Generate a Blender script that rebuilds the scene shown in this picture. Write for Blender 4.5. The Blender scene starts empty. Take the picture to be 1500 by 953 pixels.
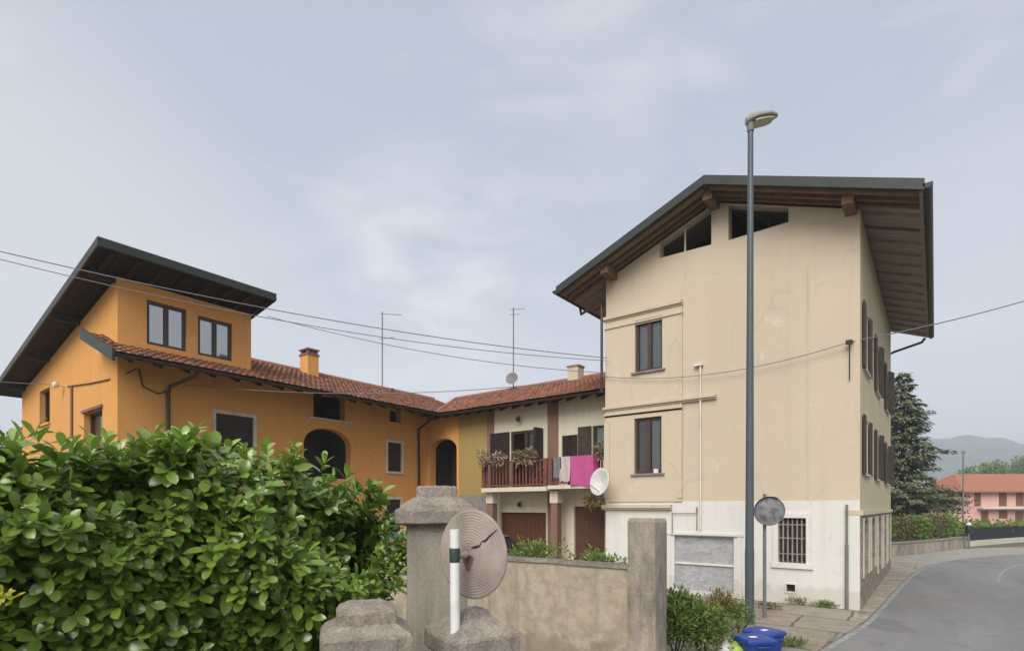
import bpy, math, random
from math import sin, cos, pi, radians, atan2, sqrt
from mathutils import Vector, Matrix
from mathutils.geometry import tessellate_polygon
R = random.Random(7)
S = bpy.context.scene
COL = S.collection

# ------------------------------------------------------------------ camera geometry (metres; x along the cream front, y along the street)
TH = radians(37.79); CT, ST = cos(TH), sin(TH)
F, CXP, HY, CH = 800.0, 750.0, 742.0, 2.5
CAM = Vector((1.43, -15.43, CH))
def ray(px, py):
    k = (px-CXP)/F
    return Vector((k*CT-ST, k*ST+CT, (HY-py)/F))
def at(px, py, Y): return CAM + ray(px, py)*Y
def on_y(px, py, y0):
    d = ray(px, py); p = CAM + d*((y0-CAM.y)/d.y); return p.x, p.z
def on_x(px, py, x0):
    d = ray(px, py); p = CAM + d*((x0-CAM.x)/d.x); return p.y, p.z
def on_z(px, py, z0=0.0):
    d = ray(px, py); p = CAM + d*((z0-CAM.z)/d.z); return p.x, p.y
def rect_y(a, b, t, u, y0):
    m = (a+b)/2; return on_y(a, t, y0)[0], on_y(b, t, y0)[0], on_y(m, u, y0)[1], on_y(m, t, y0)[1]
def rect_x(a, b, t, u, x0):
    m = (a+b)/2; return on_x(a, t, x0)[0], on_x(b, t, x0)[0], on_x(m, u, x0)[1], on_x(m, t, x0)[1]

# ------------------------------------------------------------------ materials
def nm(name):
    m = bpy.data.materials.new(name); m.use_nodes = True
    nt = m.node_tree; b = nt.nodes['Principled BSDF']
    return m, nt, b
def N(nt, t, **kw):
    n = nt.nodes.new(t)
    for k, v in kw.items(): setattr(n, k, v)
    return n
def mixc(nt, fac, a, b, mode='MIX'):
    n = N(nt, 'ShaderNodeMix', data_type='RGBA', blend_type=mode)
    for i, v in ((0, fac), (6, a), (7, b)):
        if hasattr(v, 'links'): nt.links.new(v, n.inputs[i])
        elif i == 0: n.inputs[0].default_value = v
        else: n.inputs[i].default_value = (*v, 1) if len(v) == 3 else v
    return n.outputs[2]
def ramp(nt, src, stops):
    r = N(nt, 'ShaderNodeValToRGB'); e = r.color_ramp.elements
    while len(e) > 1: e.remove(e[-1])
    for i, (p, c) in enumerate(stops):
        x = e[0] if i == 0 else e.new(p)
        x.position = p
        x.color = (*c, 1) if isinstance(c, tuple) else (c, c, c, 1)
    nt.links.new(src, r.inputs[0]); return r.outputs[0]
def noise(nt, scale, detail=4, rough=.55, stretch=None, coord='Object', dist=0):
    tc = N(nt, 'ShaderNodeTexCoord'); out = tc.outputs[coord]
    if stretch:
        mp = N(nt, 'ShaderNodeMapping'); mp.inputs['Scale'].default_value = stretch
        nt.links.new(out, mp.inputs[0]); out = mp.outputs[0]
    n = N(nt, 'ShaderNodeTexNoise'); n.inputs['Scale'].default_value = scale
    n.inputs['Detail'].default_value = detail; n.inputs['Roughness'].default_value = rough
    n.inputs['Distortion'].default_value = dist
    nt.links.new(out, n.inputs['Vector']); return n.outputs[0]
def bump(nt, b, h, strength=.3, dist=.02):
    n = N(nt, 'ShaderNodeBump'); n.inputs['Strength'].default_value = strength; n.inputs['Distance'].default_value = dist
    nt.links.new(h, n.inputs['Height']); nt.links.new(n.outputs[0], b.inputs['Normal'])
def mul(c, k): return tuple(x*k for x in c)

def mat(name, col, rough=.75, var=.25, scale=2.5, bs=60, bk=.2, bd=.01, metal=0, spec=.3, col2=None, stretch=None):
    m, nt, b = nm(name)
    f = noise(nt, scale, 5, .6, stretch)
    c = ramp(nt, f, [(.25, mul(col, 1-var)), (.5, col), (.75, col2 or mul(col, 1+var*.6))])
    nt.links.new(c, b.inputs['Base Color'])
    b.inputs['Roughness'].default_value = rough; b.inputs['Metallic'].default_value = metal
    b.inputs['Specular IOR Level'].default_value = spec
    if bk: bump(nt, b, noise(nt, bs, 4), bk, bd)
    return m
def plaster(name, col, dirt, amount=.5, streak=.5, patch=None, pamt=0, grain=0, crack=0):
    m, nt, b = nm(name)
    big = noise(nt, .55, 5, .6)
    c = mixc(nt, ramp(nt, big, [(.35, 0.0), (.7, .22)]), col, mul(col, .80))
    c = mixc(nt, ramp(nt, noise(nt, 7, 6, .7), [(.45, 0.0), (.8, .25)]), c, mul(col, 1.12))
    st = noise(nt, 2.2, 5, .65, (1.6, 1.6, .12))
    c = mixc(nt, ramp(nt, st, [(.52, 0.0), (.78, streak)]), c, dirt)
    if patch:
        c = mixc(nt, ramp(nt, noise(nt, 1.3, 7, .72, dist=.4), [(.60, 0.0), (.66, pamt)]), c, patch)
    if grain: c = mixc(nt, ramp(nt, noise(nt, 5, 7, .75), [(.42, 0.0), (.62, grain)]), c, mul(dirt, 1.15)); c = mixc(nt, ramp(nt, noise(nt, 28, 5, .7), [(.45, 0.0), (.7, grain*.7)]), c, mul(col, .6))
    if crack:
        tc = N(nt, 'ShaderNodeTexCoord'); va = N(nt, 'ShaderNodeMix', data_type='VECTOR'); va.inputs[0].default_value = .22
        nz = N(nt, 'ShaderNodeTexNoise'); nz.inputs['Scale'].default_value = 1.8; nz.inputs['Detail'].default_value = 6; nt.links.new(tc.outputs['Object'], nz.inputs['Vector'])
        nt.links.new(tc.outputs['Object'], va.inputs[4]); nt.links.new(nz.outputs['Color'], va.inputs[5])
        vo = N(nt, 'ShaderNodeTexVoronoi', feature='DISTANCE_TO_EDGE'); vo.inputs['Scale'].default_value = .55; nt.links.new(va.outputs[1], vo.inputs['Vector'])
        mk = N(nt, 'ShaderNodeMath', operation='MULTIPLY'); nt.links.new(ramp(nt, vo.outputs['Distance'], [(0.0, 1.0), (.006, .6), (.012, 0.0)]), mk.inputs[0]); nt.links.new(ramp(nt, noise(nt, .8, 3), [(.48, 0.0), (.62, crack)]), mk.inputs[1])
        c = mixc(nt, mk.outputs[0], c, mul(dirt, .55))
    # splash dirt near the ground: rising damp with a ragged upper edge
    g = N(nt, 'ShaderNodeNewGeometry'); sx = N(nt, 'ShaderNodeSeparateXYZ'); nt.links.new(g.outputs['Position'], sx.inputs[0])
    ad = N(nt, 'ShaderNodeMath', operation='MULTIPLY_ADD'); nt.links.new(noise(nt, 2.5, 5, .7), ad.inputs[0]); ad.inputs[1].default_value = -.85
    nt.links.new(sx.outputs[2], ad.inputs[2])
    c = mixc(nt, ramp(nt, ad.outputs[0], [(0.0, amount), (.12, 0.0)]), c, dirt)
    nt.links.new(c, b.inputs['Base Color']); b.inputs['Roughness'].default_value = .9; b.inputs['Specular IOR Level'].default_value = .15
    bump(nt, b, noise(nt, 45, 6, .7), .25, .012)
    return m
def concrete(name, col, light, dark, sc=6, grit=1.0, st=None):
    m, nt, b = nm(name)
    c = ramp(nt, noise(nt, sc, 7, .7, st), [(.3, dark), (.5, col), (.7, light)])
    c = mixc(nt, ramp(nt, noise(nt, 75, 3, .6), [(.40, min(1,.6*grit)), (.52, 0.0)]), c, mul(dark, .45))
    c = mixc(nt, ramp(nt, noise(nt, 60, 2, .5), [(.58, 0.0), (.68, min(1,.5*grit))]), c, mul(light, 1.25))
    c = mixc(nt, ramp(nt, noise(nt, sc*.45, 6, .7, st), [(.55, 0.0), (.72, .5*min(1,grit))]), c, (.11, .10, .075))
    nt.links.new(c, b.inputs['Base Color']); b.inputs['Roughness'].default_value = .95; b.inputs['Specular IOR Level'].default_value = .1
    bump(nt, b, noise(nt, 55, 6, .75), min(1,.7*grit), .014)
    return m
def leafmat(name, dark, mid, young, rough=.38, trans=.25, spec=.4):
    m, nt, b = nm(name)
    a = N(nt, 'ShaderNodeAttribute', attribute_name='tint')
    c = ramp(nt, a.outputs['Fac'], [(0.0, dark), (.5, mid), (1.0, young)])
    g = N(nt, 'ShaderNodeNewGeometry')
    c = mixc(nt, ramp(nt, noise(nt, 40, 2), [(.35, .0), (.7, .25)]), c, mul(young, .9))
    c = mixc(nt, g.outputs['Backfacing'], c, mixc(nt, .5, c, mul(young, .75)))
    nt.links.new(c, b.inputs['Base Color']); b.inputs['Roughness'].default_value = rough; b.inputs['Specular IOR Level'].default_value = spec
    tr = N(nt, 'ShaderNodeBsdfTranslucent'); nt.links.new(mixc(nt, .5, c, young), tr.inputs[0])
    mx = N(nt, 'ShaderNodeMixShader'); mx.inputs[0].default_value = trans
    nt.links.new(b.outputs[0], mx.inputs[1]); nt.links.new(tr.outputs[0], mx.inputs[2])
    nt.links.new(mx.outputs[0], nt.nodes['Material Output'].inputs[0])
    return m
def tilemat(name, base, lo, hi, moss):
    m, nt, b = nm(name)
    g = N(nt, 'ShaderNodeNewGeometry')
    c = ramp(nt, g.outputs['Random Per Island'], [(0.0, lo), (.45, base), (.8, mul(base, 1.15)), (1.0, hi)])
    c = mixc(nt, ramp(nt, noise(nt, .9, 6, .65), [(.5, 0.0), (.72, .55)]), c, moss)
    c = mixc(nt, ramp(nt, noise(nt, 14, 5, .7), [(.45, 0.0), (.75, .35)]), c, mul(lo, .7))
    nt.links.new(c, b.inputs['Base Color']); b.inputs['Roughness'].default_value = .9; b.inputs['Specular IOR Level'].default_value = .12
    bump(nt, b, noise(nt, 50, 4), .3, .01)
    return m
def glassmat(name, tint=(.75, .8, .82), refl=1.0):
    m, nt, b = nm(name)
    tr = N(nt, 'ShaderNodeBsdfTransparent'); tr.inputs[0].default_value = (*tint, 1)
    gl = N(nt, 'ShaderNodeBsdfGlossy'); gl.inputs['Roughness'].default_value = .03
    fr = N(nt, 'ShaderNodeFresnel'); fr.inputs[0].default_value = 2.1 if refl == 1.0 else refl
    mx = N(nt, 'ShaderNodeMixShader')
    nt.links.new(fr.outputs[0], mx.inputs[0]); nt.links.new(tr.outputs[0], mx.inputs[1]); nt.links.new(gl.outputs[0], mx.inputs[2])
    nt.links.new(mx.outputs[0], nt.nodes['Material Output'].inputs[0])
    return m
def plankmat(name, col, axis='Y', scale=7, var=.35, rough=.8):
    m, nt, b = nm(name)
    tc = N(nt, 'ShaderNodeTexCoord'); w = N(nt, 'ShaderNodeTexWave', bands_direction=axis, wave_profile='SAW')
    w.inputs['Scale'].default_value = scale; w.inputs['Distortion'].default_value = 0.0
    nt.links.new(tc.outputs['Object'], w.inputs[0])
    st = {'Y': (.6, 9, 2), 'X': (9, .6, 2), 'Z': (2, 2, 9)}[axis]
    c = ramp(nt, noise(nt, 3, 6, .6, st), [(.3, mul(col, 1-var)), (.6, col), (.8, mul(col, 1.35))])
    c = mixc(nt, ramp(nt, w.outputs['Fac'], [(0.0, .75), (.1, 0.0), (.95, 0.0), (1.0, .75)]), c, mul(col, .25))
    nt.links.new(c, b.inputs['Base Color']); b.inputs['Roughness'].default_value = rough; b.inputs['Specular IOR Level'].default_value = .2
    bump(nt, b, ramp(nt, w.outputs['Fac'], [(0.0, 0.0), (.08, 1.0), (.95, 1.0), (1.0, 0.0)]), .5, .012)
    return m
def louvre(name, col, scale=26):
    m, nt, b = nm(name)
    tc = N(nt, 'ShaderNodeTexCoord'); w = N(nt, 'ShaderNodeTexWave', bands_direction='Z', wave_profile='SAW')
    w.inputs['Scale'].default_value = scale*.32
    nt.links.new(tc.outputs['Object'], w.inputs[0])
    nt.links.new(ramp(nt, noise(nt, 5, 5), [(.3, mul(col, .75)), (.7, mul(col, 1.3))]), b.inputs['Base Color'])
    b.inputs['Roughness'].default_value = .6; b.inputs['Specular IOR Level'].default_value = .25
    bump(nt, b, w.outputs['Fac'], .8, .02)
    return m

ORANGE = plaster('orange_plaster', (.66, .325, .104), (.46, .235, .105), .5, .45, (.67, .43, .20), .6, crack=.18)
OCHRE = plaster('ochre_plaster', (.35, .25, .095), (.24, .18, .09), .5, .5)
CREAM = plaster('cream_plaster', (.56, .472, .358), (.41, .34, .255), .0, .28, (.63, .55, .44), .75, crack=.2)
CREAM2 = plaster('cream_trim_plaster', (.54, .465, .35), (.33, .28, .20), .0, .55)
WHITE = plaster('white_plinth_paint', (.655, .64, .60), (.44, .39, .31), .4, .35, (.55, .52, .46), .6, crack=.25)
SIDE = plaster('weathered_side_plaster', (.52, .45, .31), (.33, .28, .19), .3, .5, (.37, .33, .26), .6)
ROWWHITE = plaster('row_house_plaster', (.63, .58, .46), (.42, .36, .26), .4, .5, (.5, .46, .38), .4)
BROWNP = plaster('brown_pilaster_paint', (.22, .13, .10), (.14, .085, .06), .3, .4)
STONEB = concrete('rubble_base', (.30, .25, .20), (.46, .40, .33), (.11, .085, .065), 3.5)
GREYST = concrete('grey_stone', (.26, .25, .23), (.36, .35, .32), (.16, .15, .14), 4)
TILE = tilemat('terracotta_tile', (.245, .115, .076), (.18, .085, .058), (.31, .16, .105), (.18, .12, .085))
TILE2 = tilemat('old_tile', (.265, .115, .075), (.18, .08, .056), (.36, .18, .12), (.21, .145, .10))
FARTILE = plankmat('far_tile', (.36, .15, .09), 'X', .75, .3, .9)
GMETAL = mat('green_grey_sheet', (.028, .034, .031), .5, .25, 1.2, 30, .1, .005, 0, .35)
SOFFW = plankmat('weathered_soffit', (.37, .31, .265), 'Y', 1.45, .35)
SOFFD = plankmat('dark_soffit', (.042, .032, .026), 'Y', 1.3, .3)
WOODB = mat('brown_beam', (.16, .095, .055), .8, .4, 4, 50, .3, .01, stretch=(2, .5, 2))
WOODD = mat('dark_wood', (.032, .024, .02), .7, .3, 4, 40, .2, .008)
FRAMEB = mat('brown_frame', (.055, .036, .026), .5, .25, 5, 60, .1, .004, 0, .4)
SHUT = louvre('dark_shutter', (.045, .034, .032), 30)
SHUTB = louvre('grey_brown_shutter', (.10, .075, .06), 30)
GARD = plankmat('brown_garage_door', (.115, .048, .032), 'X', 1.6, .25)
DOORB = mat('brown_door', (.10, .046, .032), .6, .25, 3, 40, .1, .006)
GLASS = glassmat('window_glass')
GLASSR = glassmat('sky_reflecting_glass', refl=5.5)
ROOM = mat('dim_room', (.06, .05, .045), .9, .2, 1)
DARKROOM = mat('unlit_room', (.025, .02, .018), .9, .2, 1)
CURT = mat('pale_curtain', (.72, .73, .75), .9, .25, 3, 30, .3, .02, stretch=(14, 14, .5))
CURTW = mat('net_curtain', (.62, .60, .52), .9, .3, 3, 30, .3, .02, stretch=(16, 16, .6))
BARS = mat('rusty_pale_bars', (.30, .25, .21), .75, .3, 9, 50, .2, .004)
IRON = mat('dark_iron', (.03, .03, .032), .55, .2, 8, 60, .2, .004, .3)
PIPEB = mat('brown_pipe', (.05, .035, .03), .45, .2, 4, 30, .1, .003, .2, .4)
PIPEG = mat('grey_pipe', (.16, .16, .15), .55, .25, 3, 30, .1, .003, 0, .4)
PIPEW = mat('white_pipe', (.66, .63, .56), .6, .15, 3, 30, .1, .003)
TRIMW = mat('pale_stone_trim', (.52, .48, .42), .85, .25, 4, 60, .25, .006)
GREYSH = None
RAIL = mat('reddish_brown_rail', (.17, .066, .05), .6, .3, 4, 40, .2, .005)
POTT = mat('clay_pot', (.25, .09, .05), .85, .25, 6)
PINK = mat('pink_cloth', (.46, .085, .24), .95, .15, 4, 90, .4, .008)
FUCH = mat('dark_pink_cloth', (.33, .03, .15), .95, .15, 4, 90, .4, .008)
CLOTHW = mat('pale_cloth', (.47, .41, .39), .95, .15, 4, 90, .4, .008)
CLOTHG = mat('grey_cloth', (.17, .17, .18), .95, .2, 4, 90, .4, .008)
DISHW = mat('dish_white', (.62, .61, .57), .5, .12, 5, 60, .1, .003, 0, .4)
POLEG = mat('slate_grey_pole', (.072, .092, .105), .45, .15, 2, 40, .08, .003, .1, .45)
POLEZ = mat('galvanised_pole', (.21, .215, .20), .5, .25, 5, 40, .15, .003, .5, .4)
LAMPT = mat('lamp_grey', (.28, .28, .25), .5, .2, 4)
LAMPU = mat('lamp_lens', (.42, .41, .31), .35, .3, 14, 50, .2, .004)
CONC = concrete('aggregate_concrete', (.255, .225, .19), (.35, .31, .26), (.17, .148, .122), 7, .62)
CONC2 = concrete('old_post_concrete', (.31, .27, .225), (.50, .43, .36), (.15, .13, .11), 2.2, .6, (1.3, 1.3, .5))
SHAFT = concrete('pillar_shaft', (.30, .275, .225), (.34, .31, .255), (.19, .17, .14), 1.6, .35, (1.4, 1.4, .35))
WALLC = plaster('garden_wall_render', (.44, .375, .29), (.21, .175, .125), .5, .9, (.29, .245, .18), .9, grain=.6)
WALLTOP = concrete('coping', (.20, .185, .15), (.3, .28, .24), (.11, .10, .085), 5)
DISCB = mat('weathered_plastic', (.30, .25, .222), .8, .35, 5, 70, .2, .004, col2=(.38, .33, .295))
MIRR = mat('mirror_face', (.33, .33, .33), .42, .85, 6, 9, .4, .02, .6)
CRACKM = mat('crack', (.03, .022, .02), .9, .2, 9)
POSTW = mat('white_post', (.68, .68, .64), .6, .15, 9, 50, .1, .003)
BAND = mat('dark_green_band', (.035, .06, .05), .5, .3, 20)
BLUEP = mat('blue_plastic', (.013, .042, .24), .42, .45, 7, 30, .1, .004, 0, .5)
LIME = mat('lime_plastic', (.33, .44, .10), .45, .2, 6)
PBAG = mat('pale_plastic', (.6, .57, .6), .4, .25, 8, 20, .5, .02)
CABLE = mat('cable_grey', (.17, .17, .18), .6, .1, 5, 0, 0)
CARP = mat('grey_car_paint', (.22, .22, .23), .3, .05, 2, 0, 0, 0, .5, .5)
CARG = mat('car_glass', (.015, .017, .02), .06, .1, 2, 0, 0, 0, 0, .6)
RUBBER = mat('rubber', (.015, .015, .015), .8, .2, 5)
PINKW = mat('pink_plaster', (.62, .36, .32), .9, .12, .6)
FARW = mat('far_white', (.6, .55, .5), .85, .1, 1)
FARSH = mat('far_brown_shutter', (.17, .075, .05), .8, .2, 1)
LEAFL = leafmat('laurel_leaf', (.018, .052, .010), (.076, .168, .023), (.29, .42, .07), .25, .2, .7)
LEAFW = leafmat('weed_leaf', (.028, .065, .014), (.09, .165, .03), (.22, .28, .07), .6, .25, .25)
LEAFD = leafmat('dry_leaf', (.10, .065, .02), (.17, .11, .035), (.25, .20, .06), .8, .2, .15)
LEAFC = leafmat('conifer_needles', (.036, .050, .026), (.095, .120, .060), (.19, .205, .11), .7, .1, .2)
LEAFH = leafmat('clipped_hedge_leaf', (.035, .07, .014), (.105, .19, .035), (.21, .31, .06), .6, .2, .25)
LEAFR = leafmat('brownish_hedge_leaf', (.07, .058, .032), (.15, .12, .07), (.19, .19, .08), .7, .2, .2)
FLOW = leafmat('flower_leaf', (.06, .11, .03), (.16, .22, .075), (.55, .38, .30), .7, .2, .2)
FLOWR = leafmat('red_flower', (.18, .03, .025), (.32, .07, .05), (.34, .18, .08), .7, .2, .2)
BARK = mat('bark', (.09, .065, .045), .95, .4, 6, 30, .6, .02, stretch=(3, 3, .5))
TWIG = mat('green_twig', (.07, .09, .03), .7, .3, 6)

# grey shutter of the ground-floor opening: weathered sheet
m_, nt_, b_ = nm('weathered_grey_sheet')
c_ = ramp(nt_, noise(nt_, 3, 8, .75, (1, 1, 2.2), dist=1.2), [(.3, (.24, .245, .25)), (.5, (.34, .345, .35)), (.66, (.45, .455, .46))])
nt_.links.new(c_, b_.inputs['Base Color']); b_.inputs['Roughness'].default_value = .75
bump(nt_, b_, noise(nt_, 9, 6, .7, (1, 1, 3), dist=1), .5, .03)
GREYSH = m_

# ------------------------------------------------------------------ mesh builder and scene tree
class MB:
    def __init__(s): s.v = []; s.f = []; s.t = []; s.tint = 0.5; s.sm = set()
    def add(s, vs, fs, smooth=False):
        o = len(s.v); s.v += [tuple(p) for p in vs]; s.t += [s.tint]*len(vs)
        for f in fs:
            if smooth: s.sm.add(len(s.f))
            s.f.append(tuple(i+o for i in f))
        return s
    def box(s, x0, x1, y0, y1, z0, z1):
        x0, x1 = min(x0, x1), max(x0, x1); y0, y1 = min(y0, y1), max(y0, y1); z0, z1 = min(z0, z1), max(z0, z1)
        return s.add([(x0,y0,z0),(x1,y0,z0),(x1,y1,z0),(x0,y1,z0),(x0,y0,z1),(x1,y0,z1),(x1,y1,z1),(x0,y1,z1)],
                     [(0,3,2,1),(4,5,6,7),(0,1,5,4),(1,2,6,5),(2,3,7,6),(3,0,4,7)])
    def hexa(s, lo, hi):          # two quads, bottom and top loops
        return s.add(list(lo)+list(hi), [(3,2,1,0),(4,5,6,7),(0,1,5,4),(1,2,6,5),(2,3,7,6),(3,0,4,7)])
    def prism_y(s, prof, y0, y1): # prof: (x,z) loop, extruded along y
        n = len(prof)
        return s.add([(x,y0,z) for x,z in prof]+[(x,y1,z) for x,z in prof],
                     [tuple(range(n)), tuple(range(2*n-1, n-1, -1))]+[((i+1)%n, i, n+i, n+(i+1)%n) for i in range(n)])
    def prism_x(s, prof, x0, x1): # prof: (y,z)
        n = len(prof)
        return s.add([(x0,y,z) for y,z in prof]+[(x1,y,z) for y,z in prof],
                     [tuple(range(n-1,-1,-1)), tuple(range(n, 2*n))]+[(i, (i+1)%n, n+(i+1)%n, n+i) for i in range(n)])
    def tube(s, pts, r, n=10, r2=None, cap=True):
        pts = [Vector(p) for p in pts]; m = len(pts); vs = []; up = None
        for i, p in enumerate(pts):
            d = (pts[min(i+1, m-1)]-pts[max(i-1, 0)]).normalized()
            if up is None: up = Vector((0,0,1)) if abs(d.z) < .9 else Vector((1,0,0))
            a = d.cross(up).normalized(); b = a.cross(d).normalized(); up = b
            rr = r if r2 is None else r+(r2-r)*i/(m-1)
            for k in range(n):
                an = 2*pi*k/n; vs.append(p+a*(rr*cos(an))+b*(rr*sin(an)))
        fs = [(i*n+k, i*n+(k+1)%n, (i+1)*n+(k+1)%n, (i+1)*n+k) for i in range(m-1) for k in range(n)]
        s.add(vs, fs, True)
        if cap: s.add(vs[:n], [tuple(range(n-1,-1,-1))]); s.add(vs[-n:], [tuple(range(n))])
        return s
    def lathe(s, c, prof, n=24, ax=None, rot=0):   # prof (r,h) along axis ax
        c = Vector(c); ax = Vector(ax or (0,0,1)).normalized()
        a = ax.orthogonal().normalized() if abs(ax.z) < .99 else Vector((1,0,0)); b = ax.cross(a)
        vs = []
        for r, h in prof:
            for k in range(n):
                an = 2*pi*k/n+rot; vs.append(c+ax*h+a*(r*cos(an))+b*(r*sin(an)))
        m = len(prof)
        fs = [(i*n+k, i*n+(k+1)%n, (i+1)*n+(k+1)%n, (i+1)*n+k) for i in range(m-1) for k in range(n)]
        s.add(vs, fs, n > 8)
        s.add(vs[:n], [tuple(range(n-1,-1,-1))]); s.add(vs[-n:], [tuple(range(n))])
        return s
    def leaf(s, p, d, nrm, L, W, fold=.25, curl=.2):
        d = d.normalized(); sd = d.cross(nrm)
        if sd.length < 1e-4: sd = d.orthogonal()
        sd.normalize(); up = sd.cross(d).normalized()
        mid = []
        for t in (0, .32, .68, 1): mid.append(p+d*(L*t)-up*(curl*L*t*t))
        vs = list(mid)
        for t, w in ((.32, .74), (.68, 1.0), (.89, .68)):
            h = W*.5*w; q = p+d*(L*t)-up*(curl*L*t*t)
            vs.append(q+sd*h+up*(fold*h)); vs.append(q-sd*h+up*(fold*h))
        s.add(vs, [(0,1,4),(0,5,1),(1,2,6,4),(1,5,7,2),(2,3,8,6),(2,7,9,3)], True)
        return s
    def build(s, name, m, parent=None, origin=None, local=False):
        me = bpy.data.meshes.new(name)
        if parent is not None:
            root = parent
            while root.parent: root = root.parent
            o = Vector((0,0,0)) if local else root.location
        else: o = Vector(origin or (0,0,0))
        me.from_pydata([(x-o.x, y-o.y, z-o.z) for x,y,z in s.v], [], s.f); me.update()
        if s.sm: me.polygons.foreach_set('use_smooth', [i in s.sm for i in range(len(s.f))])
        at_ = me.attributes.new('tint', 'FLOAT', 'POINT'); at_.data.foreach_set('value', s.t)
        me.materials.append(m)
        ob = bpy.data.objects.new(name, me); COL.objects.link(ob)
        if parent is not None: ob.parent = parent
        else: ob.location = o
        return ob
def tag(o, label, cat, group=None):
    o['label'] = label; o['category'] = cat
    if group: o['group'] = group
    return o
def thing(name, label, cat, loc, group=None, rz=0):
    o = bpy.data.objects.new(name, None); COL.objects.link(o); o.location = loc; o.rotation_euler = (0,0,rz)
    o.empty_display_size = .2
    return tag(o, label, cat, group)
def struct(o): o['kind'] = 'structure'; return o

# wall facing helpers: P(s, z, d): s along the wall, d into it
def PY(y0): return lambda s, z, d: (s, y0+d, z)       # faces -y
def PX(x0): return lambda s, z, d: (x0-d, s, z)       # faces +x
def fbox(mb, P, s0, s1, z0, z1, d0, d1):
    a, b = P(s0, z0, d0), P(s1, z1, d1); return mb.box(a[0], b[0], a[1], b[1], a[2], b[2])
def panel(mb, outer, holes, P, depth):
    loops = [outer]+holes; flat = [q for l in loops for q in l]
    tris = tessellate_polygon([[Vector((a, b, 0)) for a, b in l] for l in loops])
    mb.add([P(a, b, 0) for a, b in flat], tris)
    for l in loops:
        n = len(l)
        mb.add([P(a, b, 0) for a, b in l]+[P(a, b, depth) for a, b in l], [(i, (i+1)%n, n+(i+1)%n, n+i) for i in range(n)])
    return mb
def rl(s0, s1, z0, z1): return [(s0,z0),(s1,z0),(s1,z1),(s0,z1)]
def archl(s0, s1, z0, zs, zt, n=12):
    c, r = (s0+s1)/2, (s1-s0)/2
    return [(s0,z0),(s1,z0)]+[(c+r*cos(pi*i/n), zs+(zt-zs)*sin(pi*i/n)) for i in range(n+1)]
def shell(mb, P, s0, s1, z0, z1, d0, d1):   # open-fronted room
    c = [P(s,z,d) for d in (d0,d1) for s,z in ((s0,z0),(s1,z0),(s1,z1),(s0,z1))]
    return mb.add(c, [(4,5,6,7),(0,1,5,4),(1,2,6,5),(2,3,7,6),(3,0,4,7)])
def window(house, P, s0, s1, z0, z1, depth=.12, frame=FRAMEB, fw=.07, leaves=2, sill=None, curtain=None, cur=(0,1), room=ROOM, label=None, glass=None):
    s0, s1 = min(s0,s1), max(s0,s1); f = MB(); e = .004; d0, d1 = depth-.05, depth+.02
    fbox(f,P,s0+e,s0+fw,z0+e,z1-e,d0,d1); fbox(f,P,s1-fw,s1-e,z0+e,z1-e,d0,d1)
    fbox(f,P,s0+fw,s1-fw,z0+e,z0+fw,d0,d1); fbox(f,P,s0+fw,s1-fw,z1-fw,z1-e,d0,d1)
    for i in range(1, leaves):
        m = s0+(s1-s0)*i/leaves; fbox(f,P,m-fw*.7,m+fw*.7,z0+fw,z1-fw,d0-.006,d1)
    w = f.build('window', frame, house)
    if label: w['label'] = label
    g = MB(); g.add([P(s0+fw*.6,z0+fw*.6,depth),P(s1-fw*.6,z0+fw*.6,depth),P(s1-fw*.6,z1-fw*.6,depth),P(s0+fw*.6,z1-fw*.6,depth)], [(0,1,2,3)]); g.build('pane', glass or GLASS, w)
    shell(MB(),P,s0-.25,s1+.25,z0-.25,z1+.25,depth+.025,depth+1.1).build('room_interior', room, w)
    if sill: fbox(MB(),P,s0-.1,s1+.1,z0-.055,z0-.004,-.07,.03).build('sill', sill, w)
    if curtain:
        a, b = s0+(s1-s0)*cur[0], s0+(s1-s0)*cur[1]; n = 24
        vs = []
        for i in range(n+1):
            q = a+(b-a)*i/n; dd = depth+.09+.025*sin(i*1.7)
            vs += [P(q,z0+.02,dd), P(q,z1-.02,dd)]
        MB().add(vs, [(2*i,2*i+2,2*i+3,2*i+1) for i in range(n)], True).build('curtain', curtain, w)
    return w
def tiles(mb, o, ux, length, us, run, trim0=0., trim1=0., pitch=.205, row=.36, seed=1):
    # coppi laid on a slope: ux along the eave, us up the slope (unit vectors); trim shortens the rows towards the top
    o = Vector(o); ux = Vector(ux); us = Vector(us).normalized(); n = ux.cross(us); n = n if n.z > 0 else -n
    rr = random.Random(seed); nr = int(math.ceil(run/row))
    for j in range(nr):
        v0, v1 = j*row, min((j+1)*row+.03, run)
        a0 = trim0*v0/run; a1 = length-trim1*v0/run
        k0 = int(a0/pitch); k1 = int(a1/pitch)
        for k in range(k0, k1+1):
            c = k*pitch+pitch*.5+rr.uniform(-.012,.012); up = rr.uniform(0,.014); sl = rr.uniform(-.02,.02)
            vs = []
            for vv, h, tw in ((v0+sl,.036+up,1.0),(v1,.004,.86)):
                for q in range(5):
                    t = -1+q*.5
                    vs.append(o+ux*(c+t*pitch*.54*tw)+us*vv+n*(h+.040*(1-t*t)))
            mb.add(vs, [(q,q+1,q+6,q+5) for q in range(4)]+[(4,3,2,1,0)], False)
    return mb

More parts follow.
